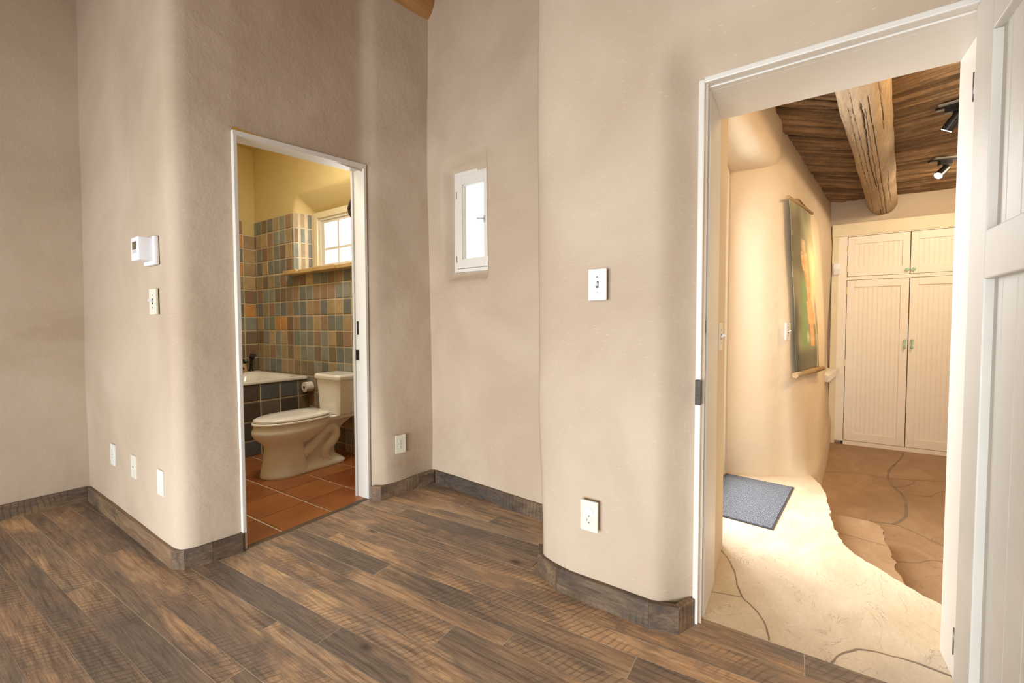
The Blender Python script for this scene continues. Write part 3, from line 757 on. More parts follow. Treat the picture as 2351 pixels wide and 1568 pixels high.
mb = MB(); mb.box((XC-.016, -1.64, -.3), (XC+.03, -.5, -.262)); mb.box((XC+.002, -1.632, -.252), (XC+.029, -.518, 2.19)); mb.build('carcass', M['dark_gap'], cl)
def panel_door(y0, y1, z0, z1, sw, rt_, rb):
    mb = MB(); g = .0025; y0, y1, z0, z1 = y0+g, y1-g, z0+g, z1-g; xf = XC-.024; xk = XC+.0
    mb.box((xf, y0, z0), (xk, y0+sw, z1), bev=.002); mb.box((xf, y1-sw, z0), (xk, y1, z1), bev=.002)
    mb.box((xf, y0+sw, z0), (xk, y1-sw, z0+rb), bev=.002); mb.box((xf, y0+sw, z1-rt_), (xk, y1-sw, z1), bev=.002)
    d = mb.build('door', M['cream'], cl)
    mb = MB(); a = y0+sw-.004; b2 = y1-sw+.004; n = max(3, round((b2-a)/.043)); p = (b2-a)/n
    for k in range(n):
        ya = a+k*p; prof = [(.0, .0022), (.0012, .0), (p-.009, .0), (p-.0075, .0022), (p-.006, .0), (p-.0028, .0), (p-.0014, .0022), (p, .0022)]
        vs = [(XC-.011+d_, ya+dy, z0+rb-.003) for dy, d_ in prof]+[(XC-.011+d_, ya+dy, z1-rt_+.003) for dy, d_ in prof]
        mb.add(vs, [(i, i+1, 9+i-1+0, 8+i) if False else (i, i+1, 8+i+1, 8+i) for i in range(7)])
    mb.build('beadboard_panel', M['cream'], d, fixn=False); return d
U1 = panel_door(-1.075, -.52, 1.718, 2.188, .062, .085, .092)
U2 = panel_door(-1.632, -1.078, 1.718, 2.188, .062, .085, .092)
D1 = panel_door(-1.075, -.52, -.25, 1.675, .070, .082, .095)
D2 = panel_door(-1.632, -1.078, -.25, 1.675, .070, .082, .095)
for d, y in ((U1, -1.05), (U2, -1.103)):
    mb = MB(); mb.tube([(XC-.024, y, 1.764), (XC-.034, y, 1.764), (XC-.040, y, 1.764), (XC-.050, y, 1.764), (XC-.056, y, 1.764)], [.010, .007, .017, .019, .010], 14); sm(mb.build('knob', M['jade'], d))
for d, y in ((D1, -1.047), (D2, -1.107)):
    mb = MB()
    for z in (.885, .965): mb.tube([(XC-.024, y, z), (XC-.050, y, z)], [.012, .008], 12)
    mb.tube([(XC-.050, y, .868), (XC-.052, y, .885), (XC-.052, y, .90), (XC-.052, y, .95), (XC-.052, y, .965), (XC-.050, y, .982)], [.006, .012, .007, .007, .012, .006], 12)
    mb.build('handle', M['jade'], d)
for z in (2.05, 1.81): mb = MB(); mb.box((XC-.028, -.523, z-.035), (XC-.02, -.515, z+.035)); mb.build('hinge', M['brass'], cl)
for z in (1.55, .69, -.09): mb = MB(); mb.box((XC-.028, -.523, z-.04), (XC-.02, -.515, z+.04)); mb.build('hinge', M['brass'], cl)

# -- pale ledge by the closet
mb = MB(); mb.prism([(5.50, -.24), (5.42, -.305), (6.455, -.462), (6.458, -.30)], .555, .62)
tag(mb.build('wall_ledge', M['stone_white']), 'pale stone ledge on the hall wall beside the closet', 'ledge')
# -- motion sensor
t = thing('motion_sensor', 'small white motion sensor high beside the closet casing', 'sensor', (6.46, -.415, 1.815))
mb = MB(); mb.box((6.43, -.452, 1.745), (6.464, -.38, 1.885), bev=.012); sm(mb.build('housing', M['plastic_white'], t))
mb = MB(); mb.box((6.425, -.445, 1.755), (6.432, -.388, 1.815), bev=.003); mb.build('lens', M['plastic_light'], t)

# -- track spotlights
def spot(c, track_a, track_b, stem, hub, tip, label, glow):
    t = thing('track_spotlight', label, 'spotlight', c, 'black spotlights on the hall ceiling')
    a, b_ = Vector(track_a), Vector(track_b); d = (b_-a).normalized(); s2 = Vector((-d.y, d.x, 0))
    mt = Matrix(((d.x, s2.x, 0, a.x), (d.y, s2.y, 0, a.y), (0, 0, 1, a.z), (0, 0, 0, 1))); L = (b_-a).length
    mb = MB(); mb.box((0, -.018, 0), (L, .018, .018), mt=mt, bev=.002); mb.build('track', M['black'], t)
    mb = MB(); mb.box((.02, -.055, .016), (L-.02, .055, .021), mt=mt); mb.build('mounting_plate', M['grey_plate'], t)
    s_, h_, p_ = Vector(stem), Vector(hub), Vector(tip)
    l0 = (Vector((s_.x, s_.y, 0))-Vector((a.x, a.y, 0))).dot(d)
    mb = MB(); mb.box((l0-.045, -.024, -.034), (l0+.045, .024, -.0005), mt=mt, bev=.003)
    mb.tube([s_+Vector((0, 0, -.03)), s_.lerp(h_, .5), h_], [.012, .014, .012], 12); mb.build('adapter', M['black'], t)
    ax = (p_-h_).normalized()
    mb = MB(); mb.tube([h_-ax*.035, h_-ax*.02, h_+ax*.02, h_+ax*.022, h_+ax*.025, p_], [.018, .030, .031, .034, .034, .034], 24); hd = mb.build('lamp_head', M['black'], t); sm(hd)
    mb = MB(); mb.tube([p_+ax*.0005, p_+ax*.003], .029, 20); mb.build('bulb', M['bulb'], t)
    l = bpy.data.lights.new('spot_beam', 'SPOT'); l.energy = glow; l.spot_size = math.radians(64); l.spot_blend = .8; l.color = (1, .72, .38); l.shadow_soft_size = .02
    o = bpy.data.objects.new('spot_beam', l); C.objects.link(o); o.location = p_+ax*.02; o.rotation_euler = ax.to_track_quat('-Z', 'Y').to_euler()
    return t
spot((4.06, -.86, 2.6), (4.075, -.782, 2.595), (3.985, -1.02, 2.595), (4.045, -.868, 2.595), (4.06, -.885, 2.535), (4.093, -.842, 2.464), 'black track spotlight nearest the door seen from the side', 75)
spot((5.34, -1.09, 2.6), (5.298, -.985, 2.595), (5.355, -1.20, 2.595), (5.33, -1.095, 2.595), (5.33, -1.095, 2.525), (5.295, -1.046, 2.467), 'black track spotlight glowing toward the viewer, farther down the hall', 45)

# -- hanging scroll painting
sc_ = thing('scroll_painting', 'tall narrow painted scroll with wooden rods hanging on the hall wall', 'painting', (4.1, -.05, .76))
PTL, PTR, PBL, PBR = Vector((3.800, .050, 2.08)), Vector((4.40, -.096, 2.08)), Vector((3.800, -.024, .79)), Vector((4.42, -.184, .79))
PW, PH = 48, 130
def paint(u, v):
    x = u; y = v                                           # v from the top
    n = noise.noise(Vector((x*4, y*9, 0)))*.5+.5; n2 = noise.noise(Vector((x*9, y*25, 4)))*.5+.5
    mixv = lambda a, b_, t: tuple(p*(1-t)+q*t for p, q in zip(a, b_))
    c = mixv((.17, .15, .09), (.34, .31, .19), n)
    c = mixv(c, (.10, .085, .045), sstep((.22-abs(y-.24))/.1)*sstep((.55-x)/.2)*.7)
    c = mixv(c, (.62, .55, .32), sstep((x-.62)/.25)*sstep((y-.15)/.2)*(1-sstep((y-.62)/.1)))
    g = (1-sstep(abs((x-.42)/.24)))*sstep((y-.42)/.08)*(1-sstep((y-.82)/.1)); c = mixv(c, (.20, .29, .12), min(1, g*1.3))
    c = mixv(c, (.085, .085, .055), sstep((.2-x)/.12)*sstep((y-.5)/.15)*.8)
    c = mixv(c, (.07, .065, .045), sstep((y-.84)/.08)*.65)
    cx_ = .52+.22*max(0, y-.36)/.3 if y < .66 else .74-.1*(y-.66)
    wd = .055+.02*n2 + (.05 if .28 < y < .40 else 0) + (.07 if .58 < y < .72 else 0)
    f = (1-sstep((abs(x-cx_)-wd)/.03)) if .20 < y < .86 else 0
    oc = mixv((.55, .19, .07), (.75, .52, .24), n2) if y > .3 else mixv((.68, .48, .26), (.36, .22, .1), n2)
    c = mixv(c, oc, f*.9)
    c = mixv(c, (.30, .17, .22), sstep((x-.88)/.05)*(1-sstep(abs(y-.62)/.12))*.7)
    c = mixv(c, (.62, .52, .26), (1-sstep(abs(x-.9-.05*math.sin(y*9))/.05))*sstep((y-.6)/.1)*.6)
    c = mixv(c, (.64, .58, .33), (1-sstep(abs(x-.55)/.08))*(1-sstep(abs(y-.80)/.05))*.8)
    return c
mb = MB(); cols = []
for j in range(PH+1):
    v = j/PH
    for i in range(PW+1):
        u = i/PW; q = PTL.lerp(PTR, u).lerp(PBL.lerp(PBR, u), v)
        q = q + Vector((0, -1, 0))*(.003*math.sin(v*5)+.003*math.sin(v*13+u*4))
        mb.v.append(tuple(q)); cols.append((*paint(u, v), 1))
for j in range(PH):
    for i in range(PW): k = j*(PW+1)+i; mb.face([k, k+1, k+PW+2, k+PW+1], 0, 0, True)
o = mb.build('canvas', M['canvas'], sc_, fixn=False); ca = o.data.color_attributes.new('paint', 'FLOAT_COLOR', 'POINT'); ca.data.foreach_set('color', [c for q in cols for c in q])
so = o.modifiers.new('thickness', 'SOLIDIFY'); so.thickness = .004
dT = (PTR-PTL).normalized(); dB = (PBR-PBL).normalized()
mb = MB(); mb.tube([PTL-dT*.03+Vector((0, -.004, .008)), PTR+dT*.05+Vector((0, -.004, .008))], .012, 14); mb.build('top_rod', M['dowel'], sc_)
mb = MB(); mb.tube([PBL-dB*.07+Vector((0, -.006, -.016)), PBR+dB*.08+Vector((0, -.006, -.016))], .021, 18); mb.build('bottom_rod', M['dowel'], sc_)
mb = MB(); mid = PTL.lerp(PTR, .5)+Vector((0, .01, .06)); mb.tube([PTL.lerp(PTR, .2)+Vector((0, 0, .018)), mid, PTL.lerp(PTR, .82)+Vector((0, 0, .018))], .006, 8); mb.build('hanging_ribbon', M['dowel'], sc_)

# -- door mat
t = thing('door_mat', 'grey flecked door mat lying on the pale stone by the hall entry', 'mat', (3.15, .2, 0))
mt = Matrix.Translation((3.545, -.022, 0)) @ Matrix.Rotation(math.radians(173.0), 4, 'Z')
mb = MB(); mb.box((.008, -.43, .002), (.81-.008, -.008, .0095), mt=mt, bev=.002); mb.build('pile', M['rug'], t)
mb = MB(); mb.box((0, -.44, .0005), (.81, 0, .006), mt=mt, bev=.001); mb.build('edging', M['rug_edge'], t)

# ================================================================== wall plates
def basis(p, nrm):
    n = Vector(nrm).normalized(); z = Vector((0, 0, 1)); x = z.cross(n).normalized()     # x to the right seen from in front
    return Matrix(((x.x, n.x, 0, p[0]), (x.y, n.y, 0, p[1]), (x.z, n.z, 1, p[2]), (0, 0, 0, 1)))
def plate(name, label, cat, p, nrm, kind, mt_='plastic_ivory', w_=.076, h_=.124, tilt=0):
    t = thing(name, label, cat, p); B = basis(p, nrm)
    if tilt: B = B @ Matrix.Rotation(tilt, 4, 'X')
    mb = MB(); mb.box((-w_/2, -.004, -h_/2), (w_/2, .007, h_/2), mt=B, bev=.003); mb.build('cover_plate', M[mt_], t)
    if kind == 'switch':
        mb = MB(); mb.box((-.006, .006, -.013), (.006, .0076, .013), mt=B); mb.build('slot', M['slot'], t)
        mb = MB(); T = B @ Matrix.Translation((0, .008, 0)) @ Matrix.Rotation(math.radians(28), 4, 'X'); mb.box((-.0045, -.003, -.005), (.0045, .017, .005), mt=T, bev=.001); mb.build('toggle', M['plastic_white'], t)
        for z in (-.030, .030):
            mb = MB(); mb.tube([B @ Vector((0, .006, z)), B @ Vector((0, .0083, z))], .0035, 10); mb.build('screw', M['steel'], t)
    if kind in ('outlet', 'capped'):
        for k, z in enumerate((.0195, -.0195)):
            cap = kind == 'capped' and k == 0
            pts = []
            for q in range(24):
                th = 2*math.pi*q/24; x = max(-.0145, min(.0145, .0175*math.cos(th)))*1.15; zz_ = .0148*math.sin(th)
                pts.append((x, zz_))
            mb = MB(); mb.loft([[B @ Vector((x, yy, z+zz_)) for x, zz_ in pts] for yy in (.006, .0085 if not cap else .0105)], smooth=False)
            s = mb.build('safety_cap' if cap else 'socket', M['plastic_white' if cap else mt_], t)
            if not cap:
                mb = MB(); mb.box((-.0078, .0075, z-.001), (-.0056, .0088, z+.0085), mt=B); mb.box((.0056, .0075, z-.0), (.0074, .0088, z+.0075), mt=B)
                mb.tube([B @ Vector((0, .0075, z-.007)), B @ Vector((0, .0088, z-.007))], .0026, 10); mb.build('slot', M['slot'], s)
        mb = MB(); mb.tube([B @ Vector((0, .006, 0)), B @ Vector((0, .0083, 0))], .003, 10); mb.build('screw', M['steel'], t)
    if kind == 'jack':
        mb = MB(); mb.box((-.003, .006, -.006), (.003, .0078, .006), mt=B); mb.build('jack_hole', M['slot'], t)
    return t
NX = (-1, 0, 0)
plate('light_switch', 'white toggle light switch on the bulging wall left of the hall door', 'light switch', (1.592, .648, 1.302), (-1, .02, 0), 'switch', 'plastic_light')
plate('power_outlet', 'ivory outlet with one capped socket low on the bulging wall', 'outlet', (1.590, .678, .371), (-1, .02, 0), 'capped')
plate('power_outlet', 'cream double outlet low between bathroom door and room corner', 'outlet', (1.975, 2.222, .340), (-.17, -1, 0), 'outlet')
plate('light_switch', 'ivory toggle switch on the narrow wall below the thermostat', 'light switch', (.764, 2.578, 1.262), (-1, -.05, 0), 'switch')
plate('power_outlet', 'pale outlet low on the narrow wall nearest the room corner', 'outlet', (.770, 3.315, .393), NX, 'outlet', 'plastic_light')
plate('jack_plate', 'ivory jack plate with small centre hole, low on the narrow wall', 'wall plate', (.768, 2.955, .387), NX, 'jack')
plate('blank_plate', 'pale blank plate low on the narrow wall nearest the rounded edge', 'wall plate', (.764, 2.560, .381), NX, 'blank', 'plastic_light')
plate('light_switch', 'cream toggle switch on the hall wall beside the entry', 'light switch', (2.125, .281, 1.09), (0, -1, 0), 'switch', w_=.10)
plate('light_switch', 'white toggle switch on the hall wall left of the painting', 'light switch', (3.765, .040, 1.095), (-.35, -.94, 0), 'switch', 'plastic_light')
plate('power_outlet', 'cream outlet low on the hall wall below the painting', 'outlet', (4.33, -.145, .18), (-.18, -1, 0), 'outlet')

# thermostat
t = thing('thermostat', 'white digital thermostat on the narrow wall above a switch', 'thermostat', (.765, 2.60, 1.505))
mb = MB(); mb.box((.752, 2.518, 1.435), (.772, 2.665, 1.572), bev=.008); sm(mb.build('wall_plate', M['plastic_white'], t))
B_ = Matrix.Translation((.752, 2.603, 1.510)) @ Matrix.Rotation(0, 4, 'Z')
mb = MB(); mb.box((.700, 2.538, 1.452), (.753, 2.642, 1.562), bev=.006); sm(mb.build('housing', M['plastic_white'], t))
mb = MB(); mb.box((.6985, 2.565, 1.503), (.7005, 2.615, 1.540)); mb.build('display', M['lcd'], t)
mb = MB(); mb.box((.6985, 2.565, 1.486), (.7005, 2.615, 1.501)); mb.build('button', M['grey_button'], t)

# ================================================================== bathroom
# saltillo floor
mb = MB(); mb.box((.85, 2.345, -.05), (2.7, 5.1, -.007), 0, 1)
th = math.radians(.9); ex = Vector((math.cos(th), math.sin(th))); ey = Vector((-math.sin(th), math.cos(th))); O = Vector((1.540, 2.640)); T = .3055; g = .0055
for i in range(-2, 4):
    for j in range(-1, 9):
        # every second course is not offset; square grid
        c = O + ex*T*i + ey*T*j
        a = [c+ex*g+ey*g, c+ex*(T-g)+ey*g, c+ex*(T-g)+ey*(T-g), c+ex*g+ey*(T-g)]
        if a[0].y < 2.353:
            a[0].y = max(a[0].y, 2.354); a[1].y = max(a[1].y, 2.354)
            if a[3].y < 2.37: continue
        r = random.random(); i_ = [p+(sum(a, Vector((0, 0)))/4-p)*.035 for p in a]
        vs = [(*p, -.02) for p in a]+[(*p, -.004) for p in a]+[(*p, 0) for p in i_]
        mb.add(vs, [(0, 1, 5, 4), (1, 2, 6, 5), (2, 3, 7, 6), (3, 0, 4, 7), (4, 5, 9, 8), (5, 6, 10, 9), (6, 7, 11, 10), (7, 4, 8, 11), (8, 9, 10, 11)], r)
struct(mb.build('floor_bathroom', [M['saltillo'], M['grout']]))
# right wall with window recess
XR = 2.365; NWY, NWZ0, NWZ1 = 4.075, 1.70, 2.26
def bx(y, z):
    dy = max(0, y-NWY); dz = max(0, z-NWZ1, (NWZ0-z)*8)
    return XR + .20*(1-sstep(math.hypot(dy, dz*.55)/.10)) + .004*noise.noise(Vector((y*2, z*2, 5)))
mb = MB(); ys = sorted(set([round(2.45+.02*k, 3) for k in range(127)]+[2.9, 4.075])); zz = zlist(0, 3.1, .03, (1.70, 2.26)); nz = len(zz)
for y in ys:
    for z in zz: mb.v.append((bx(y, z), y, z))
for i in range(len(ys)-1):
    for j in range(nz-1):
        yc, zc = (ys[i]+ys[i+1])/2, (zz[j]+zz[j+1])/2
        if 2.9 < yc < 4.075 and 1.70 < zc < 2.26: continue
        mb.face([i*nz+j, (i+1)*nz+j, (i+1)*nz+j+1, i*nz+j+1], 0, 0, True)
struct(mb.build('wall_bathroom_right', M['plaster_yellow'], fixn=False))
PZ, PY = .1465, .1165
def tquad(mb, fpt, a0, a1, b0, b1, r, mi=0, g=.0052, lift=.006):
    # one tile on a curved face; fpt(a, b, lift) gives the point
    if a0 > a1: a0, a1 = a1, a0
    n = 4
    o = len(mb.v)
    fr = (0, .045, .5, .955, 1)
    for i in range(n+1):
        for j in range(n+1):
            a = a0+g+(a1-a0-2*g)*fr[i]; b_ = b0+g+(b1-b0-2*g)*fr[j]
            edge = i in (0, n) or j in (0, n); mb.v.append(fpt(a, b_, lift*.25 if edge else lift))
    for i in range(n):
        for j in range(n):
            k = o+i*(n+1)+j; mb.face([k, k+n+1, k+n+2, k+1], r, mi, False)
def hv(i, j, s=0): return (math.sin(i*127.1+j*311.7+s*17.3)*43758.5453) % 1.0
mb = MB()
ztop = 2.272
# grout bed and tiles on the right wall
yg = [4.935-.0195*k for k in range(127)]
def zmax(y): return ztop if y > NWY+.0 else 1.675
fpt = lambda y, z, l: (bx(y, z)-l-.003, y, z)
for i in range(len(yg)-1):
    zt = zmax(yg[i+1]); 
    zs = [zt*k/60 for k in range(61)]
    o = len(mb.v)
    for y in (yg[i], yg[i+1]):
        for z in zs: mb.v.append((bx(y, z)-.003, y, z))
    for k in range(60): mb.face([o+k, o+61+k, o+62+k, o+k+1], 0, 1, True)
    if yg[i+1] < 2.5: break
ncol = 0; y = 4.905
cols_ = [(4.935, 4.897)]
y = 4.897
while y > 2.6: cols_.append((y, y-PY)); y -= PY
upper = [c for c in cols_ if c[1] > 4.19]+[(4.198, 4.166), (4.166, 4.143), (4.143, 4.122), (4.122, 4.100), (4.100, 4.076)]
for ci, (ya, yb) in enumerate(cols_+upper):
    zt = ztop; ri = 0; up = ci >= len(cols_)
    while zt > .01:
        if up != (zt-PZ > 1.66): zt -= PZ; ri += 1; continue
        zb = max(0, zt-PZ)
        top = ztop if up else 1.68
        if zb < top-.01 and (yb > NWY or (ya+yb)/2 < NWY or True):
            zt2 = min(zt, top)
            if zt2-zb > .02: tquad(mb, fpt, ya, yb, zb, zt2, hv(ci, ri))
        zt -= PZ; ri += 1
struct(mb.build('wall_bathroom_right_tiles', [M['wall_tile'], M['grout']], fixn=False))
mb = MB()
# far wall behind the tub
YW = 4.935
fpt2 = lambda x, z, l: (x, YW-l-.003, z)
for x0_, x1_, zt in ((.95, 2.235, ztop-.005), (2.235, XR, ztop-PZ)):
    mb.add([(x0_, YW-.003, 0), (x1_, YW-.003, 0), (x1_, YW-.003, zt), (x0_, YW-.003, zt)], [(0, 1, 2, 3)], 0, 1)
x = 2.235-.12*11; ci = 50
while x < XR-.01:
    x1_ = min(x+.12, XR) if x < 2.23 else min(x+.125, XR); zt = ztop-.005; ri = 0
    while zt > .5:
        if not (x > 2.2 and ri == 0): tquad(mb, fpt2, x, x1_, zt-PZ, zt, hv(ci, ri, 2))
        zt -= PZ; ri += 1
    x = x1_; ci += 1
struct(mb.build('wall_bathroom_far_tiles', [M['wall_tile'], M['grout']], fixn=False))
wall('wall_bathroom_far', V2((.85, YW+.003), (2.6, YW+.003)), 0, 3.1, M['plaster_yellow'], amp=.002)
wall('wall_bathroom_left', V2((.93, 2.45), (.93, 5.1)), 0, 3.1, M['plaster_yellow'], amp=.002, step=.1, stepz=.1)
mb = MB(); mb.box((.8, 2.43, 3.05), (2.75, 5.1, 3.1)); struct(mb.build('ceiling_bathroom', M['plaster_yellow']))
mb = MB(); mb.box((.80, 2.426, 0), (1.02, 2.47, 3.1)); mb.box((1.02, 2.426, 2.20), (1.808, 2.47, 3.1)); mb.box((1.808, 2.426, 0), (2.45, 2.47, 3.1)); struct(mb.build('wall_bathroom_front', M['plaster_yellow']))

# bathroom window
w2 = struct(empty('window_2', (2.55, 3.5, 1.7)))
XW = 2.545
mb = MB(); frame(mb, XW-.02, XW+.06, 2.93, 4.085, 1.66, 2.285, .055, .055); mb.build('window_frame', M['cream_trim'], w2)
mb = MB(); frame(mb, XW, XW+.05, 2.985, 4.03, 1.715, 2.23, .030, .025); sash = mb.build('sash', M['white'], w2)
mb = MB()
frame(mb, XW+.015, XW+.045, 3.015, 4.0, 1.74, 2.205, .045, .03, .002)
for y in (3.735, 3.515, 3.295, ): mb.box((XW+.02, y-.014, 1.77), (XW+.04, y+.014, 2.175), bev=.002)
mb.box((XW+.021, 3.06, 1.905), (XW+.039, 3.955, 1.93), bev=.002)
mb.build('glazing_bars', M['white'], sash)
mb = MB(); mb.box((XW+.028, 3.02, 1.75), (XW+.031, 3.99, 2.2)); mb.build('pane', M['glass'], w2)
# sill of clay slabs
t = thing('window_sill', 'row of ochre clay slabs forming the bathroom window sill', 'window sill', (2.4, 3.6, 1.65))
y = 4.225
for k, L in enumerate((.245, .255, .36, .30, .30)):
    mb = MB(); sk = (.0, .012, -.006, .01, 0)[k]
    mb.prism([(2.272+sk, y-.004), (2.268+sk*.4, y-L+.004), (2.50, y-L+.004), (2.50 if k else 2.352, y-.004)], 1.648, 1.688-.003*(k % 2), random.random())
    o = mb.build('slab', M['sill_slab'], t); bv = o.modifiers.new('bevel', 'BEVEL'); bv.width = .006; bv.segments = 2; y -= L

# bathtub with tiled apron
tub = thing('bathtub', 'cream drop-in bathtub behind a dark tiled apron', 'bathtub', (1.7, 4.4, 0))
YA = 3.955
mb = MB(); mb.box((.94, YA, 0), (XR-.014, YA+.06, .628), 0, 1)
fa = lambda x, z, l: (x, YA-l, z)
xe = XR-.020-.172*8.35; rows = ((-.012, .140), (.140, .306), (.306, .480), (.480, .634))
xs_ = [2.425-.1725*k for k in range(9)][::-1]
for i in range(len(xs_)-1):
    a, b_ = xs_[i], min(xs_[i+1], XR-.014)
    for j, (z0_, z1_) in enumerate(rows): tquad(mb, fa, a, b_, max(z0_, 0), z1_, hv(i, j, 5), g=.005)
mb.build('tiled_apron', [M['apron_tile'], M['grout']], tub, fixn=False)
def rrect(x0, x1, y0, y1, r, z, n=6):
    out = []
    for cx_, cy_, a0 in ((x1-r, y1-r, 0), (x0+r, y1-r, 90), (x0+r, y0+r, 180), (x1-r, y0+r, 270)):
        for k in range(n+1):
            a = math.radians(a0+90*k/n); out.append((cx_+r*math.cos(a), cy_+r*math.sin(a), z))
    return out
mb = MB()
mb.loft([rrect(.96, XR-.020, YA-.012, YW-.012, .02, .632), rrect(.955, XR-.016, YA-.016, YW-.01, .02, .640), rrect(.96, XR-.020, YA-.012, YW-.012, .02, .658), rrect(1.0, XR-.05, YA+.02, YW-.06, .06, .664),
         rrect(1.03, XR-.10, YA+.055, YW-.13, .12, .660), rrect(1.06, XR-.13, YA+.075, YW-.16, .13, .62), rrect(1.14, XR-.22, YA+.12, YW-.2, .14, .30), rrect(1.22, XR-.32, YA+.18, YW-.26, .12, .22)], caps=False)
mb.face([len(mb.v)-28+k for k in range(28)], 0, 0)
sm(mb.build('basin', M['porcelain'], tub), 50)
# tub taps
t = thing('tub_tap', 'dark bronze tub tap with cross handle on the tub corner', 'tap', (2.16, 4.84, .66))
mb = MB(); mb.tube([(2.165, 4.86, .66), (2.165, 4.86, .70), (2.165, 4.86, .745), (2.165, 4.86, .755)], [.05, .045, .04, .03], 16); sm(mb.build('valve_body', M['sill_slab'], t))
mb = MB(); mb.tube([(2.165, 4.86, .755), (2.165, 4.86, .775), (2.165, 4.86, .80)], [.042, .03, .012], 14)
mb.tube([(2.10, 4.86, .762), (2.225, 4.86, .762)], .009, 10); sm(mb.build('cross_handle', M['bronze'], t))
mb = MB(); mb.tube([(2.165, 4.84, .70), (2.13, 4.76, .705)], [.014, .012], 12); mb.build('spout', M['bronze'], t)
t = thing('hand_shower', 'dark bronze hand shower standing on the tub corner', 'shower head', (2.26, 4.86, .66))
mb = MB(); mb.tube([(2.255, 4.86, .655), (2.255, 4.86, .675), (2.255, 4.86, .69), (2.257, 4.86, .76), (2.262, 4.86, .80)], [.032, .022, .014, .012, .016], 14); sm(mb.build('handle', M['bronze'], t))
mb = MB(); mb.tube([(2.258, 4.87, .80), (2.262, 4.855, .822), (2.285, 4.84, .812)], [.018, .03, .034], 14); sm(mb.build('spray_head', M['bronze'], t))
# dark rail at the left of the tiled wall
t = MB(); t.tube([(2.150, 4.90, 1.02), (2.150, 4.90, 2.03)], .006, 10); tag(t.build('shower_rail', M['bronze']), 'thin dark upright rail on the far tiled bathroom wall', 'rail')
# toilet roll on the apron
t = thing('toilet_roll', 'white toilet roll on a holder beside the toilet tank', 'toilet roll', (2.33, 3.88, .55))
mb = MB(); mb.tube([(2.275, 3.885, .562), (2.345, 3.885, .562)], .048, 24); sm(mb.build('paper_roll', M['paper'], t), 40)
mb = MB(); mb.tube([(2.268, 3.885, .562), (2.349, 3.885, .562)], .010, 10); mb.box((2.345, 3.87, .545), (2.358, 3.90, .60)); mb.build('holder', M['bronze'], t)
# iron hook on the wall right of the door
t = MB(); t.tube([(1.824, 2.482, 2.055), (1.822, 2.484, 2.03), (1.812, 2.486, 1.99), (1.800, 2.488, 1.955), (1.793, 2.49, 1.925), (1.797, 2.49, 1.895), (1.812, 2.488, 1.872), (1.84, 2.484, 1.856), (1.86, 2.476, 1.853)], [.006, .006, .009, .011, .0105, .009, .007, .005, .003], 12, upv=(0, 1, 0))
t.tube([(1.824, 2.47, 2.04), (1.824, 2.485, 2.04)], .006, 8)
tag(t.build('wall_hook', M['iron']), 'curved dark iron hook seen before the bathroom window', 'hook')

# ------------------------------------------------------------------ toilet
TY = 3.305
tl = thing('toilet', 'white two-piece toilet with closed lid on the terracotta floor', 'toilet', (1.85, TY, 0))
def egg(xf, xb, w_, z, n=40, p=2.0, flat=0., yc=TY):
    """elongated outline: round nose at xf (front), squarer at xb (back)"""
    out = []; xm = xf+(xb-xf)*.52
    for k in range(n):
        a = 2*math.pi*k/n; c, s = math.cos(a), math.sin(a)
        if c < 0: x = xm+(xm-xf)*c
        else: x = xm+(xb-xm)*(abs(c)**(2/(2+flat)))*1
        e = 2/(2+flat) if c > 0 else 1
        y = yc+w_*math.copysign(abs(s)**e, s); out.append((x, y, z))
    return out
mb = MB()
# pedestal and bowl
rings = [egg(1.590, 1.90, .150, 0, flat=4), egg(1.588, 1.90, .152, .012, flat=4), egg(1.596, 1.895, .148, .03, flat=4), egg(1.612, 1.875, .136, .12, flat=4), egg(1.622, 1.865, .128, .20, flat=4),
         egg(1.618, 1.875, .130, .235, flat=3), egg(1.590, 1.98, .152, .265, flat=1.5), egg(1.553, 2.04, .176, .30, flat=1), egg(1.534, 2.08, .186, .335, flat=1), egg(1.534, 2.10, .186, .355, flat=1), egg(1.548, 2.12, .178, .385, flat=1.5), egg(1.55, 2.12, .176, .398, flat=1.5)]
mb.loft(rings); bowl = mb.build('bowl', M['porcelain'], tl); sm(bowl, 60)
# rear part of the base with the trapway bulging at the side
mb = MB()
def rr2(x0, x1, w_, z, r=.05): return [(x, y, z) for x, y, _ in rrect(x0, x1, TY-w_, TY+w_, min(r, w_*.9), z, 5)]
mb.loft([rr2(1.80, 2.215, .148, 0), rr2(1.80, 2.220, .150, .018), rr2(1.82, 2.205, .135, .035), rr2(1.86, 2.17, .080, .07), rr2(1.86, 2.16, .072, .22), rr2(1.86, 2.25, .085, .30), rr2(1.88, 2.31, .115, .352), rr2(1.9, 2.335, .150, .372), rr2(1.9, 2.335, .150, .396)])
sm(mb.build('pedestal', M['porcelain'], tl), 60)
for sgn in (-1,):
    y = TY+sgn*.085; mb = MB()
    pts = [(1.84, y+.01, .13), (1.90, y, .155), (1.96, y-.004, .20), (2.01, y-.004, .255), (2.065, y-.002, .295), (2.12, y, .295), (2.15, y, .25), (2.125, y, .19), (2.07, y+.004, .14), (2.05, y+.008, .09), (2.07, y+.01, .04)]
    cpts = []
    PV = [Vector(p) for p in pts]
    for i in range(len(PV)-1):
        p0, p1, p2, p3 = PV[max(i-1, 0)], PV[i], PV[i+1], PV[min(i+2, len(PV)-1)]
        for k in range(4):
            t_ = k/4; cpts.append(.5*((2*p1)+(p2-p0)*t_+(2*p0-5*p1+4*p2-p3)*t_*t_+(3*p1-p0-3*p2+p3)*t_**3))
    mb.tube(cpts, .042, 16, upv=(0, 1, 0)); sm(mb.build('trapway', M['porcelain'], tl), 60)
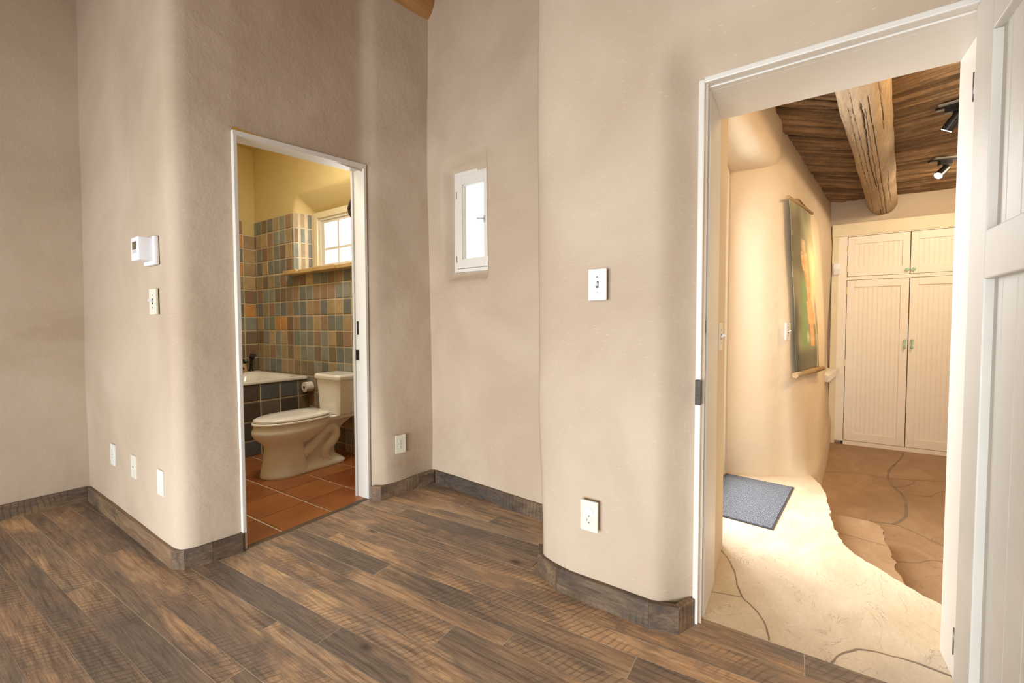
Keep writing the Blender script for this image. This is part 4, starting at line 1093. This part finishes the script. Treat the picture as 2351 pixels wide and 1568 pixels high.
mb = MB(); mb.tube([(2.075, TY-.118, .03), (2.075, TY-.118, .052), (2.075, TY-.118, .058)], [.014, .013, .006], 12); sm(mb.build('bolt_cap', M['porcelain'], tl))
# seat and lid
mb = MB(); mb.loft([egg(1.542, 2.085, .183, .400, flat=2), egg(1.536, 2.09, .188, .405, flat=2), egg(1.536, 2.09, .188, .416, flat=2), egg(1.542, 2.085, .183, .421, flat=2)]); sm(mb.build('seat', M['porcelain'], tl), 50)
mb = MB(); mb.loft([egg(1.552, 2.085, .178, .4245, flat=2), egg(1.547, 2.09, .183, .430, flat=2), egg(1.549, 2.09, .181, .440, flat=2), egg(1.565, 2.08, .168, .4475, flat=2), egg(1.66, 2.0, .10, .4495, flat=2)]); sm(mb.build('lid', M['porcelain'], tl), 50)
for s in (-1, 1):
    mb = MB(); mb.box((2.075, TY+s*.075-.025, .398), (2.115, TY+s*.075+.025, .430), bev=.006); sm(mb.build('seat_hinge', M['porcelain'], tl))
# tank with chamfered front corners
def tk(x0, x1, w_, ch, z):
    w_ -= .012; TY = 3.293
    return [(x0, TY-w_+ch, z), (x0+ch*.5, TY-w_, z), (x1, TY-w_, z), (x1, TY+w_, z), (x0+ch*.5, TY+w_, z), (x0, TY+w_-ch, z)]
mb = MB(); mb.loft([tk(2.150, 2.345, .150, .03, .396), tk(2.135, 2.345, .158, .03, .405), tk(2.128, 2.348, .172, .035, .60), tk(2.125, 2.35, .180, .035, .69)], smooth=False)
o = mb.build('tank', M['porcelain'], tl); bv = o.modifiers.new('bevel', 'BEVEL'); bv.width = .012; bv.segments = 3; bv.limit_method = 'ANGLE'; bv.angle_limit = .5
mb = MB(); mb.loft([tk(2.112, 2.355, .192, .04, .691), tk(2.108, 2.356, .196, .04, .700), tk(2.108, 2.356, .196, .04, .722), tk(2.120, 2.352, .186, .04, .736)], smooth=False)
o = mb.build('tank_lid', M['porcelain'], tl); bv = o.modifiers.new('bevel', 'BEVEL'); bv.width = .004; bv.segments = 2; bv.limit_method = 'ANGLE'; bv.angle_limit = .3
